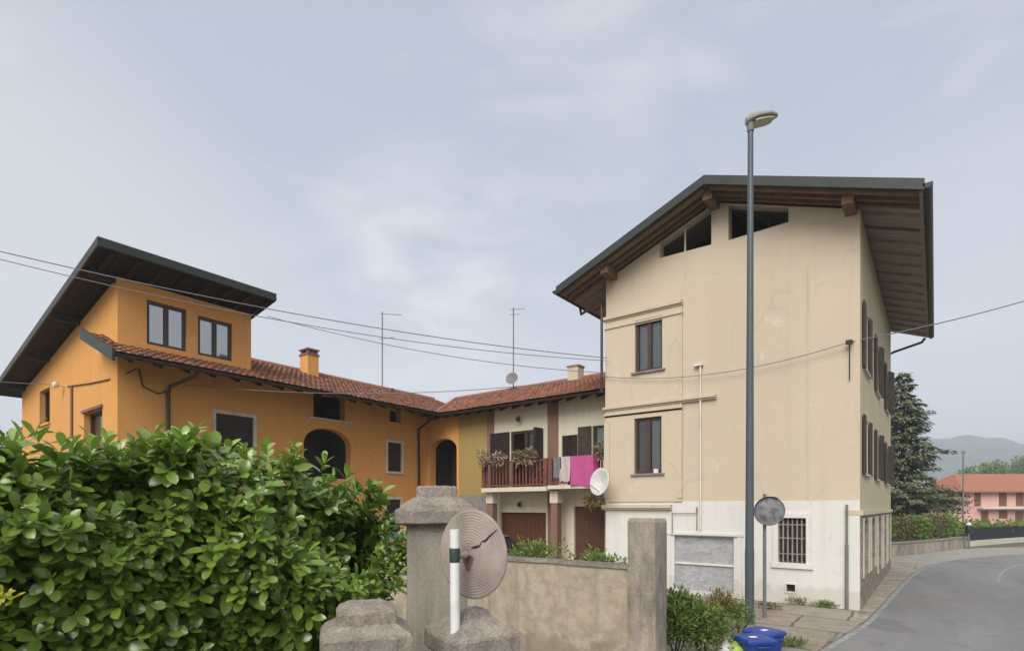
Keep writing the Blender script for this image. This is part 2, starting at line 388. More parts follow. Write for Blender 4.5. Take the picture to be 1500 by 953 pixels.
# ------------------------------------------------------------------ ground, road, pavement
def sheet(pts, z, name, m, kind='structure'):
    flat = [Vector((x,y,0)) for x,y in pts]
    mb = MB().add([(x,y,z) for x,y in pts], [t if (flat[t[1]]-flat[t[0]]).cross(flat[t[2]]-flat[t[0]]).z > 0 else t[::-1] for t in tessellate_polygon([flat])])
    o = mb.build(name, m); o['kind'] = kind; return o
m, nt, b = nm('dry_ground')
c = ramp(nt, noise(nt, .35, 8, .7), [(.35, (.055, .075, .022)), (.5, (.10, .10, .045)), (.62, (.19, .16, .11))])
c = mixc(nt, ramp(nt, noise(nt, 9, 6, .7), [(.4, 0.0), (.7, .5)]), c, (.12, .11, .06))
nt.links.new(c, b.inputs['Base Color']); b.inputs['Roughness'].default_value = .95; bump(nt, b, noise(nt, 14, 6, .7), .6, .04)
GROUND = m
struct(MB().add([(-3500,-3500,0),(3500,-3500,0),(3500,3500,0),(-3500,3500,0)], [(0,1,2,3)]).build('ground', GROUND))

m, nt, b = nm('asphalt')
c = ramp(nt, noise(nt, .45, 6, .65, (1.6,.35,1)), [(.3, (.185, .183, .18)), (.55, (.235, .231, .226)), (.75, (.275, .27, .262))])
c = mixc(nt, ramp(nt, noise(nt, 160, 3, .6), [(.4, .45), (.6, 0.0)]), c, (.045, .045, .045))
c = mixc(nt, ramp(nt, noise(nt, .9, 7, .75, dist=1.5), [(.60, 0.0), (.625, .6), (.65, 0.0)]), c, (.06, .06, .06))
c = mixc(nt, ramp(nt, noise(nt, .33, 3, .5), [(.60, 0.0), (.61, .45)]), c, (.10, .10, .10))
c = mixc(nt, ramp(nt, noise(nt, 3.5, 6, .7), [(.45, 0.0), (.75, .4)]), c, (.21, .205, .195))
nt.links.new(c, b.inputs['Base Color']); b.inputs['Roughness'].default_value = .85; b.inputs['Specular IOR Level'].default_value = .25
bump(nt, b, noise(nt, 120, 3), .4, .01)
ASPH = m
EDGE = [(-.9,-40),(-.75,-20),(-.5,-9),(-.17,-4.67),(.18,-1.7),(.34,1.5),(.5,5.5),(.72,9.5),(1.1,13.2),(1.9,17),(3.3,20.7),(5.4,24.6),(9.2,29.3),(16,35),(30,42.5),(55,50)]
def smooth(pts, n=6):
    out = []; P = [Vector(p) for p in pts]
    for i in range(len(P)-1):
        p0, p1, p2, p3 = P[max(i-1,0)], P[i], P[i+1], P[min(i+2,len(P)-1)]
        for k in range(n):
            t = k/n
            out.append(.5*((2*p1)+(p2-p0)*t+(2*p0-5*p1+4*p2-p3)*t*t+(3*p1-p0-3*p2+p3)*t**3))
    return out+[P[-1]]
ES = smooth(EDGE)
def off(pts, d):
    out = []
    for i, p in enumerate(pts):
        t = (pts[min(i+1,len(pts)-1)]-pts[max(i-1,0)]).normalized(); out.append(p+Vector((t.y,-t.x))*d)
    return out
def ribbon(a, b, z, name, m, z2=None):
    vs = []
    for p, q in zip(a, b): vs += [(p.x,p.y,z),(q.x,q.y,z if z2 is None else z2)]
    return struct(MB().add(vs, [(2*i,2*i+1,2*i+3,2*i+2) for i in range(len(a)-1)]).build(name, m))
ribbon(ES, off(ES, 6.2), .006, 'road', ASPH)
m, nt, b = nm('worn_road_paint')
c = mixc(nt, ramp(nt, noise(nt, 6, 7, .75), [(.46, .92), (.62, .25)]), (.44, .43, .40), (.15, .15, .145))
nt.links.new(c, b.inputs['Base Color']); b.inputs['Roughness'].default_value = .8
PAINT = m
ribbon(off(ES, .04), off(ES, .14), .012, 'edge_line', PAINT)
cl = off(ES, 2.36); cr = off(ES, 2.46)
i0 = [i for i, p in enumerate(cl) if 8.6 < p.y < 40]
ribbon([cl[i] for i in i0], [cr[i] for i in i0], .012, 'centre_line', PAINT)
# pavement of broken concrete between building corner and road
m, nt, b = nm('broken_concrete_paving')
tc = N(nt, 'ShaderNodeTexCoord'); br = N(nt, 'ShaderNodeTexBrick'); br.inputs['Scale'].default_value = .62
br.inputs['Color1'].default_value = (.36,.32,.265,1); br.inputs['Color2'].default_value = (.28,.245,.2,1); br.inputs['Mortar'].default_value = (.09,.085,.045,1)
br.inputs['Mortar Size'].default_value = .018; br.inputs['Brick Width'].default_value = .9; br.inputs['Row Height'].default_value = .75
wv = N(nt, 'ShaderNodeMix', data_type='VECTOR'); wv.inputs[0].default_value = .16
nz = N(nt, 'ShaderNodeTexNoise'); nz.inputs['Scale'].default_value = 1.4; nt.links.new(tc.outputs['Object'], nz.inputs['Vector'])
nt.links.new(tc.outputs['Object'], wv.inputs[4]); nt.links.new(nz.outputs['Color'], wv.inputs[5]); nt.links.new(wv.outputs[1], br.inputs['Vector'])
c = mixc(nt, ramp(nt, noise(nt, 1.6, 7, .7), [(.47, 0.0), (.6, .85)]), br.outputs[0], (.235, .175, .125))
c = mixc(nt, ramp(nt, noise(nt, 1.1, 7, .75), [(.56, 0.0), (.62, .75)]), c, (.10, .11, .04))
c = mixc(nt, ramp(nt, noise(nt, 25, 5, .7), [(.4, .3), (.65, 0.0)]), c, (.13, .115, .095))
nt.links.new(c, b.inputs['Base Color']); b.inputs['Roughness'].default_value = .92; bump(nt, b, noise(nt, 20, 6, .7), .6, .02)
PAVE = m
iv = [i for i, p in enumerate(ES) if -12 < p.y < 15]
pv = [(ES[i].x, ES[i].y) for i in iv]
sheet(pv+[(0, 14.5), (0, 0), (-3.4, 0), (-2.6, -3), (-2.4, -12)], .03, 'pavement', PAVE)
MB().add([v for i in iv for v in ((ES[i].x,ES[i].y,.0),(ES[i].x,ES[i].y,.03))], [(2*i,2*i+2,2*i+3,2*i+1) for i in range(len(iv)-1)]).build('pavement_edge', PAVE)['kind'] = 'structure'
GRAV = mat('pale_verge_gravel', (.30,.275,.24), .95, .35, 1.5, 50, .6, .02, col2=(.25,.25,.16))
evg = [p for p in ES if 11.5 < p.y < 45]
ribbon(off(evg, -3.6), off(evg, .02), .005, 'road_verge', GRAV)
COURT = mat('courtyard_gravel', (.25, .23, .20), .95, .3, 2, 60, .6, .02)
sheet([(-17.05,-9.9),(-2.6,-8.2),(-2.4,-12),(-2.0,-9),(-2.6,-3),(-3.4,-.02),(-6.78,-.02),(-6.78,1.98),(-17.05,1.98)], .008, 'courtyard', COURT)

# ------------------------------------------------------------------ cream building
XL = -6.78
cb = thing('apartment_building', 'tall cream plastered three storey building with white base and deep wooden eaves', 'building', (0,0,0))
P0 = PY(0.0); ZB = 2.66
def ztop(x): return 11.23-.387*abs(x+3.4)
def zsof(x): return ztop(x)-.30
wu = rect_y(931,971,466,543,0); wl = rect_y(930,970,611,693,0)
def ptsy(l): return [on_y(a,b,0) for a,b in l]
hL = ptsy([(966,378),(1042,358)]); hL = hL+[(hL[1][0], zsof(hL[1][0])-.02), (hL[0][0], min(zsof(hL[0][0])-.02, hL[0][1]+.45))]
hR = ptsy([(1067,352),(1155,325)]); hR = hR+[(hR[1][0], zsof(hR[1][0])-.03), (hR[0][0], zsof(hR[0][0])-.03)]
BAY = on_y(1000, 500, 0)[0]
mb = MB()
outer = [(BAY+.0,ZB),(0,ZB),(0,zsof(0)),(-3.4,zsof(-3.4)),(XL,zsof(XL)),(XL,ZB)]
def rr_(r): return rl(*r)
panel(mb, [(XL,ZB),(0,ZB),(0,zsof(0)),(-3.4,zsof(-3.4)),(XL,zsof(XL))], [rr_(wu), rr_(wl), hL, hR], P0, .32)
wall_c = mb.build('wall', CREAM, cb)
# raised left bay of the front with window openings
zb_top = on_y(945,452,0)[1]
mb = MB(); panel(mb, [(XL,ZB+.0),(BAY,ZB),(BAY,zb_top),(XL,zb_top)], [rr_((wu[0],wu[1],wu[2],wu[3])), rr_((wl[0],wl[1],wl[2],wl[3]))], PY(-.05), .046)
mb.build('raised_bay', CREAM, cb)
# back, left and street sides
mb = MB(); fbox(mb, lambda s,z,d:(s,11.4-d,z), XL,0,0,9.4,0,.3); mb.add([(XL,11.4,9.4),(0,11.4,9.4),(0,11.4,zsof(0)),(-3.4,11.4,zsof(-3.4)),(XL,11.4,zsof(XL))],[(0,1,2,3,4)])
mb.box(XL,XL+.3,.33,11.0,0,zsof(XL)-.02); mb.build('rear_wall', SIDE, cb)
# street side
PS = PX(0.0)
sideop = []
def sy(px): return on_x(px, 700, 0.0)[0]
sw = []
for (a, b, zz0, zz1) in ((.95,1.95,6.0,7.55),(4.3,5.3,6.0,7.55),(8.3,9.3,6.0,7.55),(.95,1.95,3.35,4.75),(4.3,5.3,3.35,4.75),(8.3,9.3,3.35,4.75)): sw.append((a,b,zz0,zz1))
dw = [(.6,1.9,.75,2.15),(2.6,3.9,.75,2.15),(4.8,6.3,.45,2.15),(7.2,8.6,.45,2.15),(9.3,10.7,.45,2.15)]
mb = MB(); panel(mb, rl(.322,11.1,2.42,zsof(0)-.02), [rl(*r) for r in sw], PS, .3); mb.build('side_wall', SIDE, cb)
mb = MB(); panel(mb, rl(.322,11.1,0,2.30), [rl(*r) for r in dw], PX(.02), .3); mb.build('rubble_base', STONEB, cb)
fbox(MB(), PS, -.02, 11.35, 2.30, 2.42, -.07, .3).build('side_cornice', CREAM2, cb)
for r in dw:
    q = fbox(MB(), PX(.02), r[0]+.004, r[1]-.004, r[2]+.004, r[3]-.004, .16, .22).build('wooden_shutter', WOODD, cb)
    for ja in (r[0]-.141, r[1]+.003): fbox(MB(), PX(.02), ja, ja+.138, r[2], r[3]+.08, -.03, .15).build('stone_jamb', TRIMW, q)
for i, r in enumerate(sw):
    w = window(cb, PS, *r, depth=.14, sill=TRIMW, room=DARKROOM)
    fbox(MB(), PS, r[0]-.50, r[0]-.02, r[2]-.03, r[3]+.03, -.06, -.025).build('shutter', SHUTB, w)
    sa, sb, da, db = r[1]+.02, r[1]+.47, -.03, -(.07, .13, .20)[i % 3]
    MB().hexa([PS(sa,r[2]-.03,da),PS(sa+.04,r[2]-.03,da),PS(sb+.04,r[2]-.03,db),PS(sb,r[2]-.03,db)],[PS(sa,r[3]+.03,da),PS(sa+.04,r[3]+.03,da),PS(sb+.04,r[3]+.03,db),PS(sb,r[3]+.03,db)]).build('shutter', SHUTB, w)
# ragged stone quoins at the street corner
rq = random.Random(3); z = .05
while z < 9.2:
    h = rq.uniform(.22,.4); d = rq.uniform(.10,.28)
    if z < 2.2: pass
    z += h
mb = MB(); mb.box(.0,.03,-.0,.322,0,2.30); mb.build('corner_strip', STONEB, cb)
mb = MB(); mb.box(.0,.006,0,.322,2.42,zsof(0)-.02); mb.build('corner_plaster', SIDE, cb)
# white base
gr = rect_y(988,1075,785,873,0); bw = rect_y(1140,1181,758,824,0); vt = rect_y(1152,1165,855,866,0)
gr = (gr[0],gr[1],.12,gr[3])
WX = -.0
mb = MB(); panel(mb, rl(XL,-.0,0,ZB-.0), [rl(*gr), rl(*bw), rl(*vt)], PY(-.012), .33); mb.build('white_base', WHITE, cb)
# garage opening: two sheets with a white rail
zmid = on_y(1031,826,0)[1]; Pg = PY(-.012)
g = fbox(MB(),Pg,gr[0]+.004,gr[1]-.004,gr[2]+.002,zmid-.03,.10,.14).build('roller_shutter', GREYSH, cb)
fbox(MB(),Pg,gr[0]+.004,gr[1]-.004,zmid+.03,gr[3]-.004,.10,.14).build('upper_sheet', GREYSH, g)
fbox(MB(),Pg,gr[0]+.004,gr[1]-.004,zmid-.028,zmid+.028,.05,.145).build('rail', PIPEW, g)
fbox(MB(),Pg,gr[0]-.22,gr[1]+.25,gr[3]+.03,gr[3]+.10,-.05,.0).build('lintel', WHITE, g)
for ja, jb in ((gr[1]+.10,gr[1]+.22),(gr[0]-.2,gr[0]-.1)): fbox(MB(),Pg,ja,jb,.0,gr[3]+.03,-.03,.0).build('jamb', WHITE, g)
# barred window
w = window(cb, Pg, *bw, depth=.2, frame=FRAMEB, fw=.06, curtain=CURTW, cur=(0,1), room=ROOM, label='small ground floor window behind vertical iron bars')
mb = MB()
for k in range(1,6): 
    x = bw[0]+(bw[1]-bw[0])*k/6; mb.tube([Pg(x,bw[2]+.004,.06),Pg(x,bw[3]-.004,.06)],.020,6)
for t in (.2,.55,.85):
    z = bw[2]+(bw[3]-bw[2])*t; fbox(mb,Pg,bw[0]+.004,bw[1]-.004,z-.012,z+.012,.05,.07)
mb.build('grille', BARS, w)
mb = MB(); fbox(mb,Pg,bw[0]-.12,bw[0]-.0,bw[2]-.0,bw[3]+.12,-.035,.0); fbox(mb,Pg,bw[1]+.0,bw[1]+.12,bw[2],bw[3]+.12,-.035,0); fbox(mb,Pg,bw[0],bw[1],bw[3],bw[3]+.12,-.035,0)
fbox(mb,Pg,bw[0]-.16,bw[1]+.16,bw[2]-.13,bw[2],-.06,0); mb.build('surround', WHITE, w)
v = fbox(MB(),Pg,vt[0],vt[1],vt[2],vt[3],.12,.14).build('vent', IRON, cb)
mb = MB(); e = .035
fbox(mb,Pg,vt[0]-e,vt[0],vt[2]-e,vt[3]+e,-.02,0); fbox(mb,Pg,vt[1],vt[1]+e,vt[2]-e,vt[3]+e,-.02,0); fbox(mb,Pg,vt[0],vt[1],vt[3],vt[3]+e,-.02,0); fbox(mb,Pg,vt[0],vt[1],vt[2]-e,vt[2],-.02,0); mb.build('vent_frame', WHITE, v)
# front windows
Pb = PY(-.05)
window(cb, Pb, *wu, depth=.13, fw=.085, sill=GREYST, curtain=CURT, cur=(0,1), room=ROOM)
w = window(cb, Pb, *wl, depth=.13, fw=.085, sill=GREYST, curtain=CURTW, cur=(.5,1), room=ROOM, label='lower front window with net curtain on its right half')
fbox(MB(),Pb,wl[1]-.22,wl[1]-.1,wl[2]+.0,wl[2]+.12,-.05,.03).build('flower_pot', POSTW, w)
# mouldings
def mould(px, py, x0, x1, h, out, name='moulding', m=CREAM2):
    z = on_y(px, py, 0)[1]
    mb = MB(); fbox(mb,PY(0),x0,x1,z-h/2,z+h/2,-out,-.002); fbox(mb,PY(0),x0,x1,z-h/2-.05,z-h/2-.001,-out+.05,-.002); mb.build(name, m, cb)
xc = on_y(1050,578,0)[0]
mould(945,455,XL-.04,BAY+.02,.09,.13); mould(945,470,XL-.02,BAY+.02,.05,.085)
mould(945,592,XL-.06,xc,.07,.13); mould(945,602,XL-.04,BAY+.02,.06,.10)
mould(940,741,XL-.08,on_y(985,740,0)[0],.10,.16,'base_moulding', CREAM2); 
zz = on_y(945,612,0)[1]
fbox(MB(),PY(0),XL-.03,XL+.16,ZB+.12,zz,-.08,-.052).build('corner_pilaster', CREAM, cb)
fbox(MB(),PY(0),BAY-.13,BAY+.0,ZB+.1,zz,-.075,-.052).build('corner_pilaster', CREAM, cb)
# attic voids
for l in (hL, hR):
    s0, s1 = l[0][0]-.3, l[1][0]+.3
    shell(MB(),P0,s0,s1,min(l[0][1],l[1][1])-.05,11.0,.325,1.6).build('attic_void', DARKROOM, cb)
# attic timber struts seen in the voids
mb = MB(); x = on_y(1000,330,0)[0]; mb.tube([(x,.2,on_y(1002,365,0)[1]),(x,.2,on_y(1002,318,0)[1])],.03,6); mb.build('attic_post', PIPEW, cb)
mb = MB(); x = on_y(1115,330,0)[0]; mb.box(x-.05,x+.05,.8,.9,9.0,10.55); mb.build('attic_post', WOODD, cb)
# roof
RX0, RX1, RY0, RY1 = -8.06, 1.25, -.9, 12.2
def zt(x): return ztop(x)
prof = [(RX0,zt(RX0)),(-3.4,zt(-3.4)),(RX1,zt(RX1)),(RX1,zt(RX1)-.09),(-3.4,zt(-3.4)-.09),(RX0,zt(RX0)-.09)]
roof = MB().prism_y([prof[i] for i in (0,5,4,3,2,1)], RY0, RY1).build('roof', GMETAL, cb)
# sheet-metal verge and gutters
mb = MB()
for a, b in ((RX0,-3.4),(-3.4,RX1)):
    mb.hexa([(a,RY0-.03,zt(a)-.21),(b,RY0-.03,zt(b)-.21),(b,RY0+.03,zt(b)-.21),(a,RY0+.03,zt(a)-.21)],[(a,RY0-.03,zt(a)+.03),(b,RY0-.03,zt(b)+.03),(b,RY0+.03,zt(b)+.03),(a,RY0+.03,zt(a)+.03)])
mb.build('verge_flashing', GMETAL, roof)
for x in (RX0-.05, RX1+.05):
    z = zt(RX1)-.10; q = MB(); n = 9
    vs = []
    for y in (RY0-.03, RY1):
        for k in range(n): an = pi+pi*k/(n-1); vs.append((x+.09*cos(an), y, z+.02+.11*sin(an)))
    q.add(vs, [(k,k+1,n+k+1,n+k) for k in range(n-1)], True)
    q.add(vs[:n], [tuple(range(n))]); q.build('gutter', GMETAL, roof)
mb = MB()
prof = [(RX0+.03,zt(RX0)-.10),(-3.4,zt(-3.4)-.10),(RX1-.03,zt(RX1)-.10),(RX1-.03,zt(RX1)-.15),(-3.4,zt(-3.4)-.15),(RX0+.03,zt(RX0)-.15)]
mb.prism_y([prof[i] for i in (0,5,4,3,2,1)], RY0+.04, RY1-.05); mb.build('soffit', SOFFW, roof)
# purlins and verge rafters
for x, h in ((-3.4,.30),(-6.5,.26),(-.18,.26)):
    zc = zt(x)-.155-.387*.12
    mb = MB(); mb.box(x-.12,x+.12,RY0+.22,.35,zc-h,zc); mb.build('purlin', WOODB, roof)
for y in (RY0+.16, -.42, -.12):
    for a, b in ((RX0+.1,-3.46),(-3.34,RX1-.1)):
        mb = MB(); lo = [(a,y-.05,zt(a)-.27),(b,y-.05,zt(b)-.27),(b,y+.05,zt(b)-.27),(a,y+.05,zt(a)-.27)]
        mb.hexa(lo, [(x,yy,zt(x)-.152) for x,yy,_ in lo]); mb.build('rafter', WOODB, roof)
y = .5
while y < RY1-.2:
    for a, b in ((XL-.0,RX0+.1),(-.0,RX1-.12)):
        a_, b_ = min(a,b), max(a,b)
        mb = MB(); lo = [(a_,y-.045,zt(a_)-.24),(b_,y-.045,zt(b_)-.24),(b_,y+.045,zt(b_)-.24),(a_,y+.045,zt(a_)-.24)]
        mb.hexa(lo, [(x,yy,zt(x)-.152) for x,yy,_ in lo]); mb.build('rafter', SOFFW, roof)
    y += .85
# pipes on the front
pz = on_y(889,455,0)[1]
mb = MB(); mb.tube([(RX0-.02,.6,zt(RX0)-.2),(RX0+.02,.6,zt(RX0)-.42),(XL-.16,-.05,9.0),(XL-.1,-.1,8.7),(XL-.1,-.1,6.1)],.045,8); mb.build('downpipe', PIPEB, cb)
x1 = on_y(1241,800,0)[0]
mb = MB(); mb.tube([(x1,-.07,.03),(x1,-.07,1.6)],.038,8); mb.tube([(x1,-.07,1.6),(x1,-.07,ZB-.1)],.028,8); mb.build('downpipe', PIPEG, cb)
x2 = on_y(1027,600,0)[0]; z0, z1 = on_y(1027,775,0)[1], on_y(1027,536,0)[1]
mb = MB(); mb.tube([(x2,-.06,z0),(x2,-.06,z1)],.026,8); mb.box(x2-.17,x2+.07,-.12,-.0,z1,z1+.05); mb.build('conduit', PIPEW, cb)
for a,bb,t in ((985,748,780),(1023,742,775)):
    pass
xa, xb = on_y(986,760,0)[0], on_y(1022,760,0)[0]; zg = on_y(1005,751,0)[1]
mb = MB(); mb.tube([(xa,-.07,on_y(986,780,0)[1]),(xa,-.07,zg),(xb,-.07,zg),(xb,-.07,on_y(1022,776,0)[1])],.014,6); mb.tube([(xb,-.07,zg),(xb,-.07,on_y(1022,742,0)[1])],.02,6); mb.build('gas_pipe', PIPEG, cb)
xv = on_y(1184,600,0)[0]
fbox(MB(),P0,xv-.02,xv+.02,ZB+.02,on_y(1184,390,0)[1],-.018,-.002).build('cable_duct', CREAM2, cb)
xk, zk = on_y(1245,503,0)
mb = MB(); mb.tube([(xk,0,zk),(xk,-.14,zk)],.02,6); mb.box(xk-.07,xk+.07,-.18,-.12,zk-.05,zk+.05); mb.tube([(xk-.0,-.05,zk),(xk-.0,-.05,zk-.9)],.012,5); mb.build('cable_bracket', IRON, cb)
mb = MB(); mb.tube([(RX1-.15,RY1-.3,zt(RX1)-.2),(RX1-.25,RY1-.3,zt(RX1)-.35),(.10,11.47,8.75),(-.35,11.48,8.55),(-.35,11.48,0)],.05,8); mb.build('downpipe', PIPEB, cb)

# ------------------------------------------------------------------ orange house
XO = -17.06; YG = -10.0; YT = -6.14; XG = -28.4; SL = .39
oh = thing('orange_house', 'long orange plastered house with raised attic block and red tiled roof', 'house', (XO, YG, 0))
PO = PX(XO); PG = PY(YG)
def zo(x): return 6.78+SL*(-16.2-x)           # top of tile bed on courtyard slope
def zsh(x): return 9.52-.165*(-15.9-x)         # tower roof top
YE = 5.2
o_sh = rect_x(316,371,608,672,XO); o_at = rect_x(459,505,577,613,XO); o_ar = rect_x(445,514,627,700,XO); o_sm = rect_x(571,587,600,618,XO)
o_w = rect_x(568,588,648,690,XO); o_lo = rect_x(566,587,731,800,XO); t1 = rect_x(215,273,446,509,XO); t2 = rect_x(290,340,468,524,XO)
zw = 6.96
for_arch = archl(o_ar[0],o_ar[1],o_ar[2],o_ar[3]-.62,o_ar[3])
o_at = (o_at[0],o_at[1],o_at[2],min(o_at[3],6.80)); o_sm = (o_sm[0],o_sm[1],o_sm[2],min(o_sm[3],6.80))
mb = MB(); panel(mb, [(YG+.003,0),(2.6,0),(2.6,zw),(YT,zw),(YT,zsh(XO)-.26),(YG+.003,zsh(XO)-.26)], [rl(*o_sh),rl(*o_at),for_arch,rl(*o_sm),rl(*o_w),rl(*o_lo),rl(*t1),rl(*t2)], PO, .35)
mb.build('wall', ORANGE, oh)
g1 = rect_y(58,73,570,620,YG); g2 = rect_y(123,150,601,668,YG)
mb = MB(); panel(mb, [(XG,0),(XO-.003,0),(XO-.003,zsh(XO)-.26),(XG,zsh(XG)-.26)], [rl(*g1),rl(*g2)], PG, .35); mb.build('gable_wall', ORANGE, oh)
mb = MB(); mb.box(XG,XG+.3,YG+.36,YT,0,zsh(XG)-.3); mb.hexa([(XG,YT-.3,0),(XO-.36,YT-.3,0),(XO-.36,YT-.0,0),(XG,YT,0)],[(XG,YT-.3,zsh(XG)-.27),(XO-.36,YT-.3,zsh(XO-.36)-.27),(XO-.36,YT,zsh(XO-.36)-.27),(XG,YT,zsh(XG)-.27)])
mb.box(-23.3,-23,YT,YE,0,6.6); mb.box(-23.3,XO-.36,YE-.3,YE,0,6.6); mb.build('rear_wall', ORANGE, oh)
# main tiled roof
EX = -15.6; EZ = zo(EX)
sl = Vector((-1,0,SL)).normalized()
roof = MB(); 
roof.prism_y([(EX,zo(EX)-.06),(EX,zo(EX)),(-20,zo(-20)),(-23.9,zo(-20)-SL*3.9),(-23.9,zo(-20)-SL*3.9-.06),(-20,zo(-20)-.07)], YT+.02, YE+.1)
roof.prism_y([(EX,zo(EX)-.06),(EX,zo(EX)),(XO+.004,zo(XO)),(XO+.004,zo(XO)-.06)], YG-.5, YT+.02)
roof.prism_y([(XO+.004,zo(XO)-.06),(XO+.004,zo(XO)),(-18.2,zo(-18.2)),(-18.2,zo(-18.2)-.06)], YG-.5, YG-.004)
roof = roof.build('roof', WOODD, oh)
mb = MB(); tiles(mb, (EX,YT+.02,EZ+.01), (0,1,0), YE+.1-YT, sl, 4.42*sqrt(1+SL*SL), seed=2)
tiles(mb, (EX,YG-.4,EZ+.01), (0,1,0), YT-YG+.37, sl, 1.45*sqrt(1+SL*SL), seed=3)
tiles(mb, (XO,YG-.4,zo(XO)+.01), (0,1,0), .25, sl, 1.1*sqrt(1+SL*SL), seed=4)
mb.tube([(-20,YT,zo(-20)+.04),(-20,YE+.1,zo(-20)+.04)],.11,10)
mb.build('roof_tiles', TILE, roof)
mb = MB(); q0, q1 = EX+.08, -18.3; mb.hexa([(q0,YG-.57,zo(q0)-.2),(q1,YG-.57,zo(q1)-.2),(q1,YG-.5,zo(q1)-.2),(q0,YG-.5,zo(q0)-.2)],[(q0,YG-.57,zo(q0)+.13),(q1,YG-.57,zo(q1)+.13),(q1,YG-.5,zo(q1)+.13),(q0,YG-.5,zo(q0)+.13)]); mb.build('verge_flashing', GMETAL, roof)
mb = MB(); n = 9; vs = []
for y in (YG-.55, 1.2):
    for k in range(n): an = pi+pi*k/(n-1); vs.append((EX+.07+.075*cos(an), y, EZ-.03+.085*sin(an)))
mb.add(vs, [(k,k+1,n+k+1,n+k) for k in range(n-1)], True); mb.add(vs[:n],[tuple(range(n))]); mb.build('gutter', PIPEB, roof)
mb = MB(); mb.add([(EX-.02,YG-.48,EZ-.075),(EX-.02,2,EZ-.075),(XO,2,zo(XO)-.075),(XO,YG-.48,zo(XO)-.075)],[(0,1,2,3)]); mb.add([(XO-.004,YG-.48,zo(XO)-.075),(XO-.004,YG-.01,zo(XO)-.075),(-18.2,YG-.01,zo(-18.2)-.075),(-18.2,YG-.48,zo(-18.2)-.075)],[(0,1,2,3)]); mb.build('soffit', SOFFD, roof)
y = YG-.1
while y < 1.9:
    mb = MB(); lo = [(EX-.1,y-.05,zo(EX-.1)-.21),(EX-.1,y+.05,zo(EX-.1)-.21),(XO,y+.05,zo(XO)-.21),(XO,y-.05,zo(XO)-.21)]
    mb.hexa(lo, [(a,b,c+.12) for a,b,c in lo]); mb.build('rafter', WOODD, roof); y += .72
# chimney
p = on_x(453,548,-19.6)
ch = thing('x', '', '', (0,0,0)); bpy.data.objects.remove(ch)
y0 = on_x(444,530,-19.5)[0]; y1 = on_x(460,530,-19.5)[0]; zc = on_x(453,521,-19.5)[1]
c = MB().box(-19.75,-19.15,y0,y1,7.6,zc-.05).build('chimney', ORANGE, roof)
mb = MB(); mb.box(-19.78,-19.12,y0-.03,y1+.03,zc-.05,zc+.03)
for a in (-19.72,-19.3): 
    for bq in (y0+.02,(y0+y1)/2-.06,y1-.14): mb.box(a,a+.12,bq,bq+.12,zc+.03,zc+.17)
mb.box(-19.78,-19.12,y0-.03,y1+.03,zc+.17,zc+.23); mb.build('chimney_cap', BROWNP, c)
yv, zv = on_x(575,570,-19.2); MB().tube([(-19.2,yv,7.6),(-19.2,yv,zv+.05)],.06,8).build('vent_pipe', PIPEB, roof)
# tower roof
TY0, TY1 = -10.75, -5.95
def slab(mb, a, b, y0, y1, dt, db):
    return mb.hexa([(a,y0,zsh(a)-db),(b,y0,zsh(b)-db),(b,y1,zsh(b)-db),(a,y1,zsh(a)-db)],[(a,y0,zsh(a)-dt),(b,y0,zsh(b)-dt),(b,y1,zsh(b)-dt),(a,y1,zsh(a)-dt)])
tr = slab(MB(), -29.6, -15.9, TY0, TY1, 0, .05).build('attic_roof', GMETAL, oh)
mb = MB(); slab(mb,-29.66,-15.84,TY0-.05,TY0,-.03,.20); slab(mb,-15.9,-15.84,TY0,TY1,-.03,.20); slab(mb,-29.66,-15.84,TY1,TY1+.05,-.03,.20); mb.build('fascia', GMETAL, tr)
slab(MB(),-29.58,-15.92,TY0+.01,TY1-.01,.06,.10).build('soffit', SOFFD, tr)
for y in [TY0+.35+.62*k for k in range(8)]:
    mb = MB(); slab(mb,-17.1,-16.05,y-.05,y+.05,.105,.22); mb.build('rafter', WOODD, tr)
for x in (-17.3,-20.6,-24.3,-27.9):
    mb = MB(); mb.box(x-.09,x+.09,TY0+.15,YG+.2,zsh(x)-.33,zsh(x)-.12); mb.build('purlin', WOODD, tr)
# windows of the orange house
window(oh, PO, *t1, depth=.10, fw=.085, curtain=CURT, room=ROOM, glass=GLASSR); window(oh, PO, *t2, depth=.10, fw=.085, curtain=CURT, room=ROOM, glass=GLASSR)
def shuttered(P, r, house, trim=True, m=SHUT):
    s0,s1,z0,z1 = r; mid = (s0+s1)/2
    q = fbox(MB(),P,s0+.004,mid-.006,z0+.004,z1-.004,.05,.10).build('shutter', m, house)
    fbox(MB(),P,mid+.006,s1-.004,z0+.004,z1-.004,.05,.10).build('shutter_leaf', m, q)
    if trim:
        mb = MB(); e = .11
        fbox(mb,P,s0-e,s0,z0-e*.5,z1+e,-.03,.0); fbox(mb,P,s1,s1+e,z0-e*.5,z1+e,-.03,0); fbox(mb,P,s0,s1,z1,z1+e,-.03,0); fbox(mb,P,s0-e*1.3,s1+e*1.3,z0-e,z0-e*.5,-.06,0); fbox(mb,P,s0,s1,z0-e*.5,z0,-.03,0)
        mb.build('stone_surround', TRIMW, q)
    return q
shuttered(PO, o_sh, oh); shuttered(PO, o_w, oh); shuttered(PO, o_lo, oh)
shell(MB(),PO,o_at[0],o_at[1],o_at[2],o_at[3],.352,1.8).build('attic_void', DARKROOM, oh)
shell(MB(),PO,o_sm[0],o_sm[1],o_sm[2],o_sm[3],.352,1.4).build('attic_void', DARKROOM, oh)
lg = shell(MB(),PO,o_ar[0]-.25,o_ar[1]+.2,o_ar[2]-.02,o_ar[3]+.02,.352,1.9).build('arched_loggia', ROOM, oh)
lg['label'] = 'arched loggia opening with dim room behind'
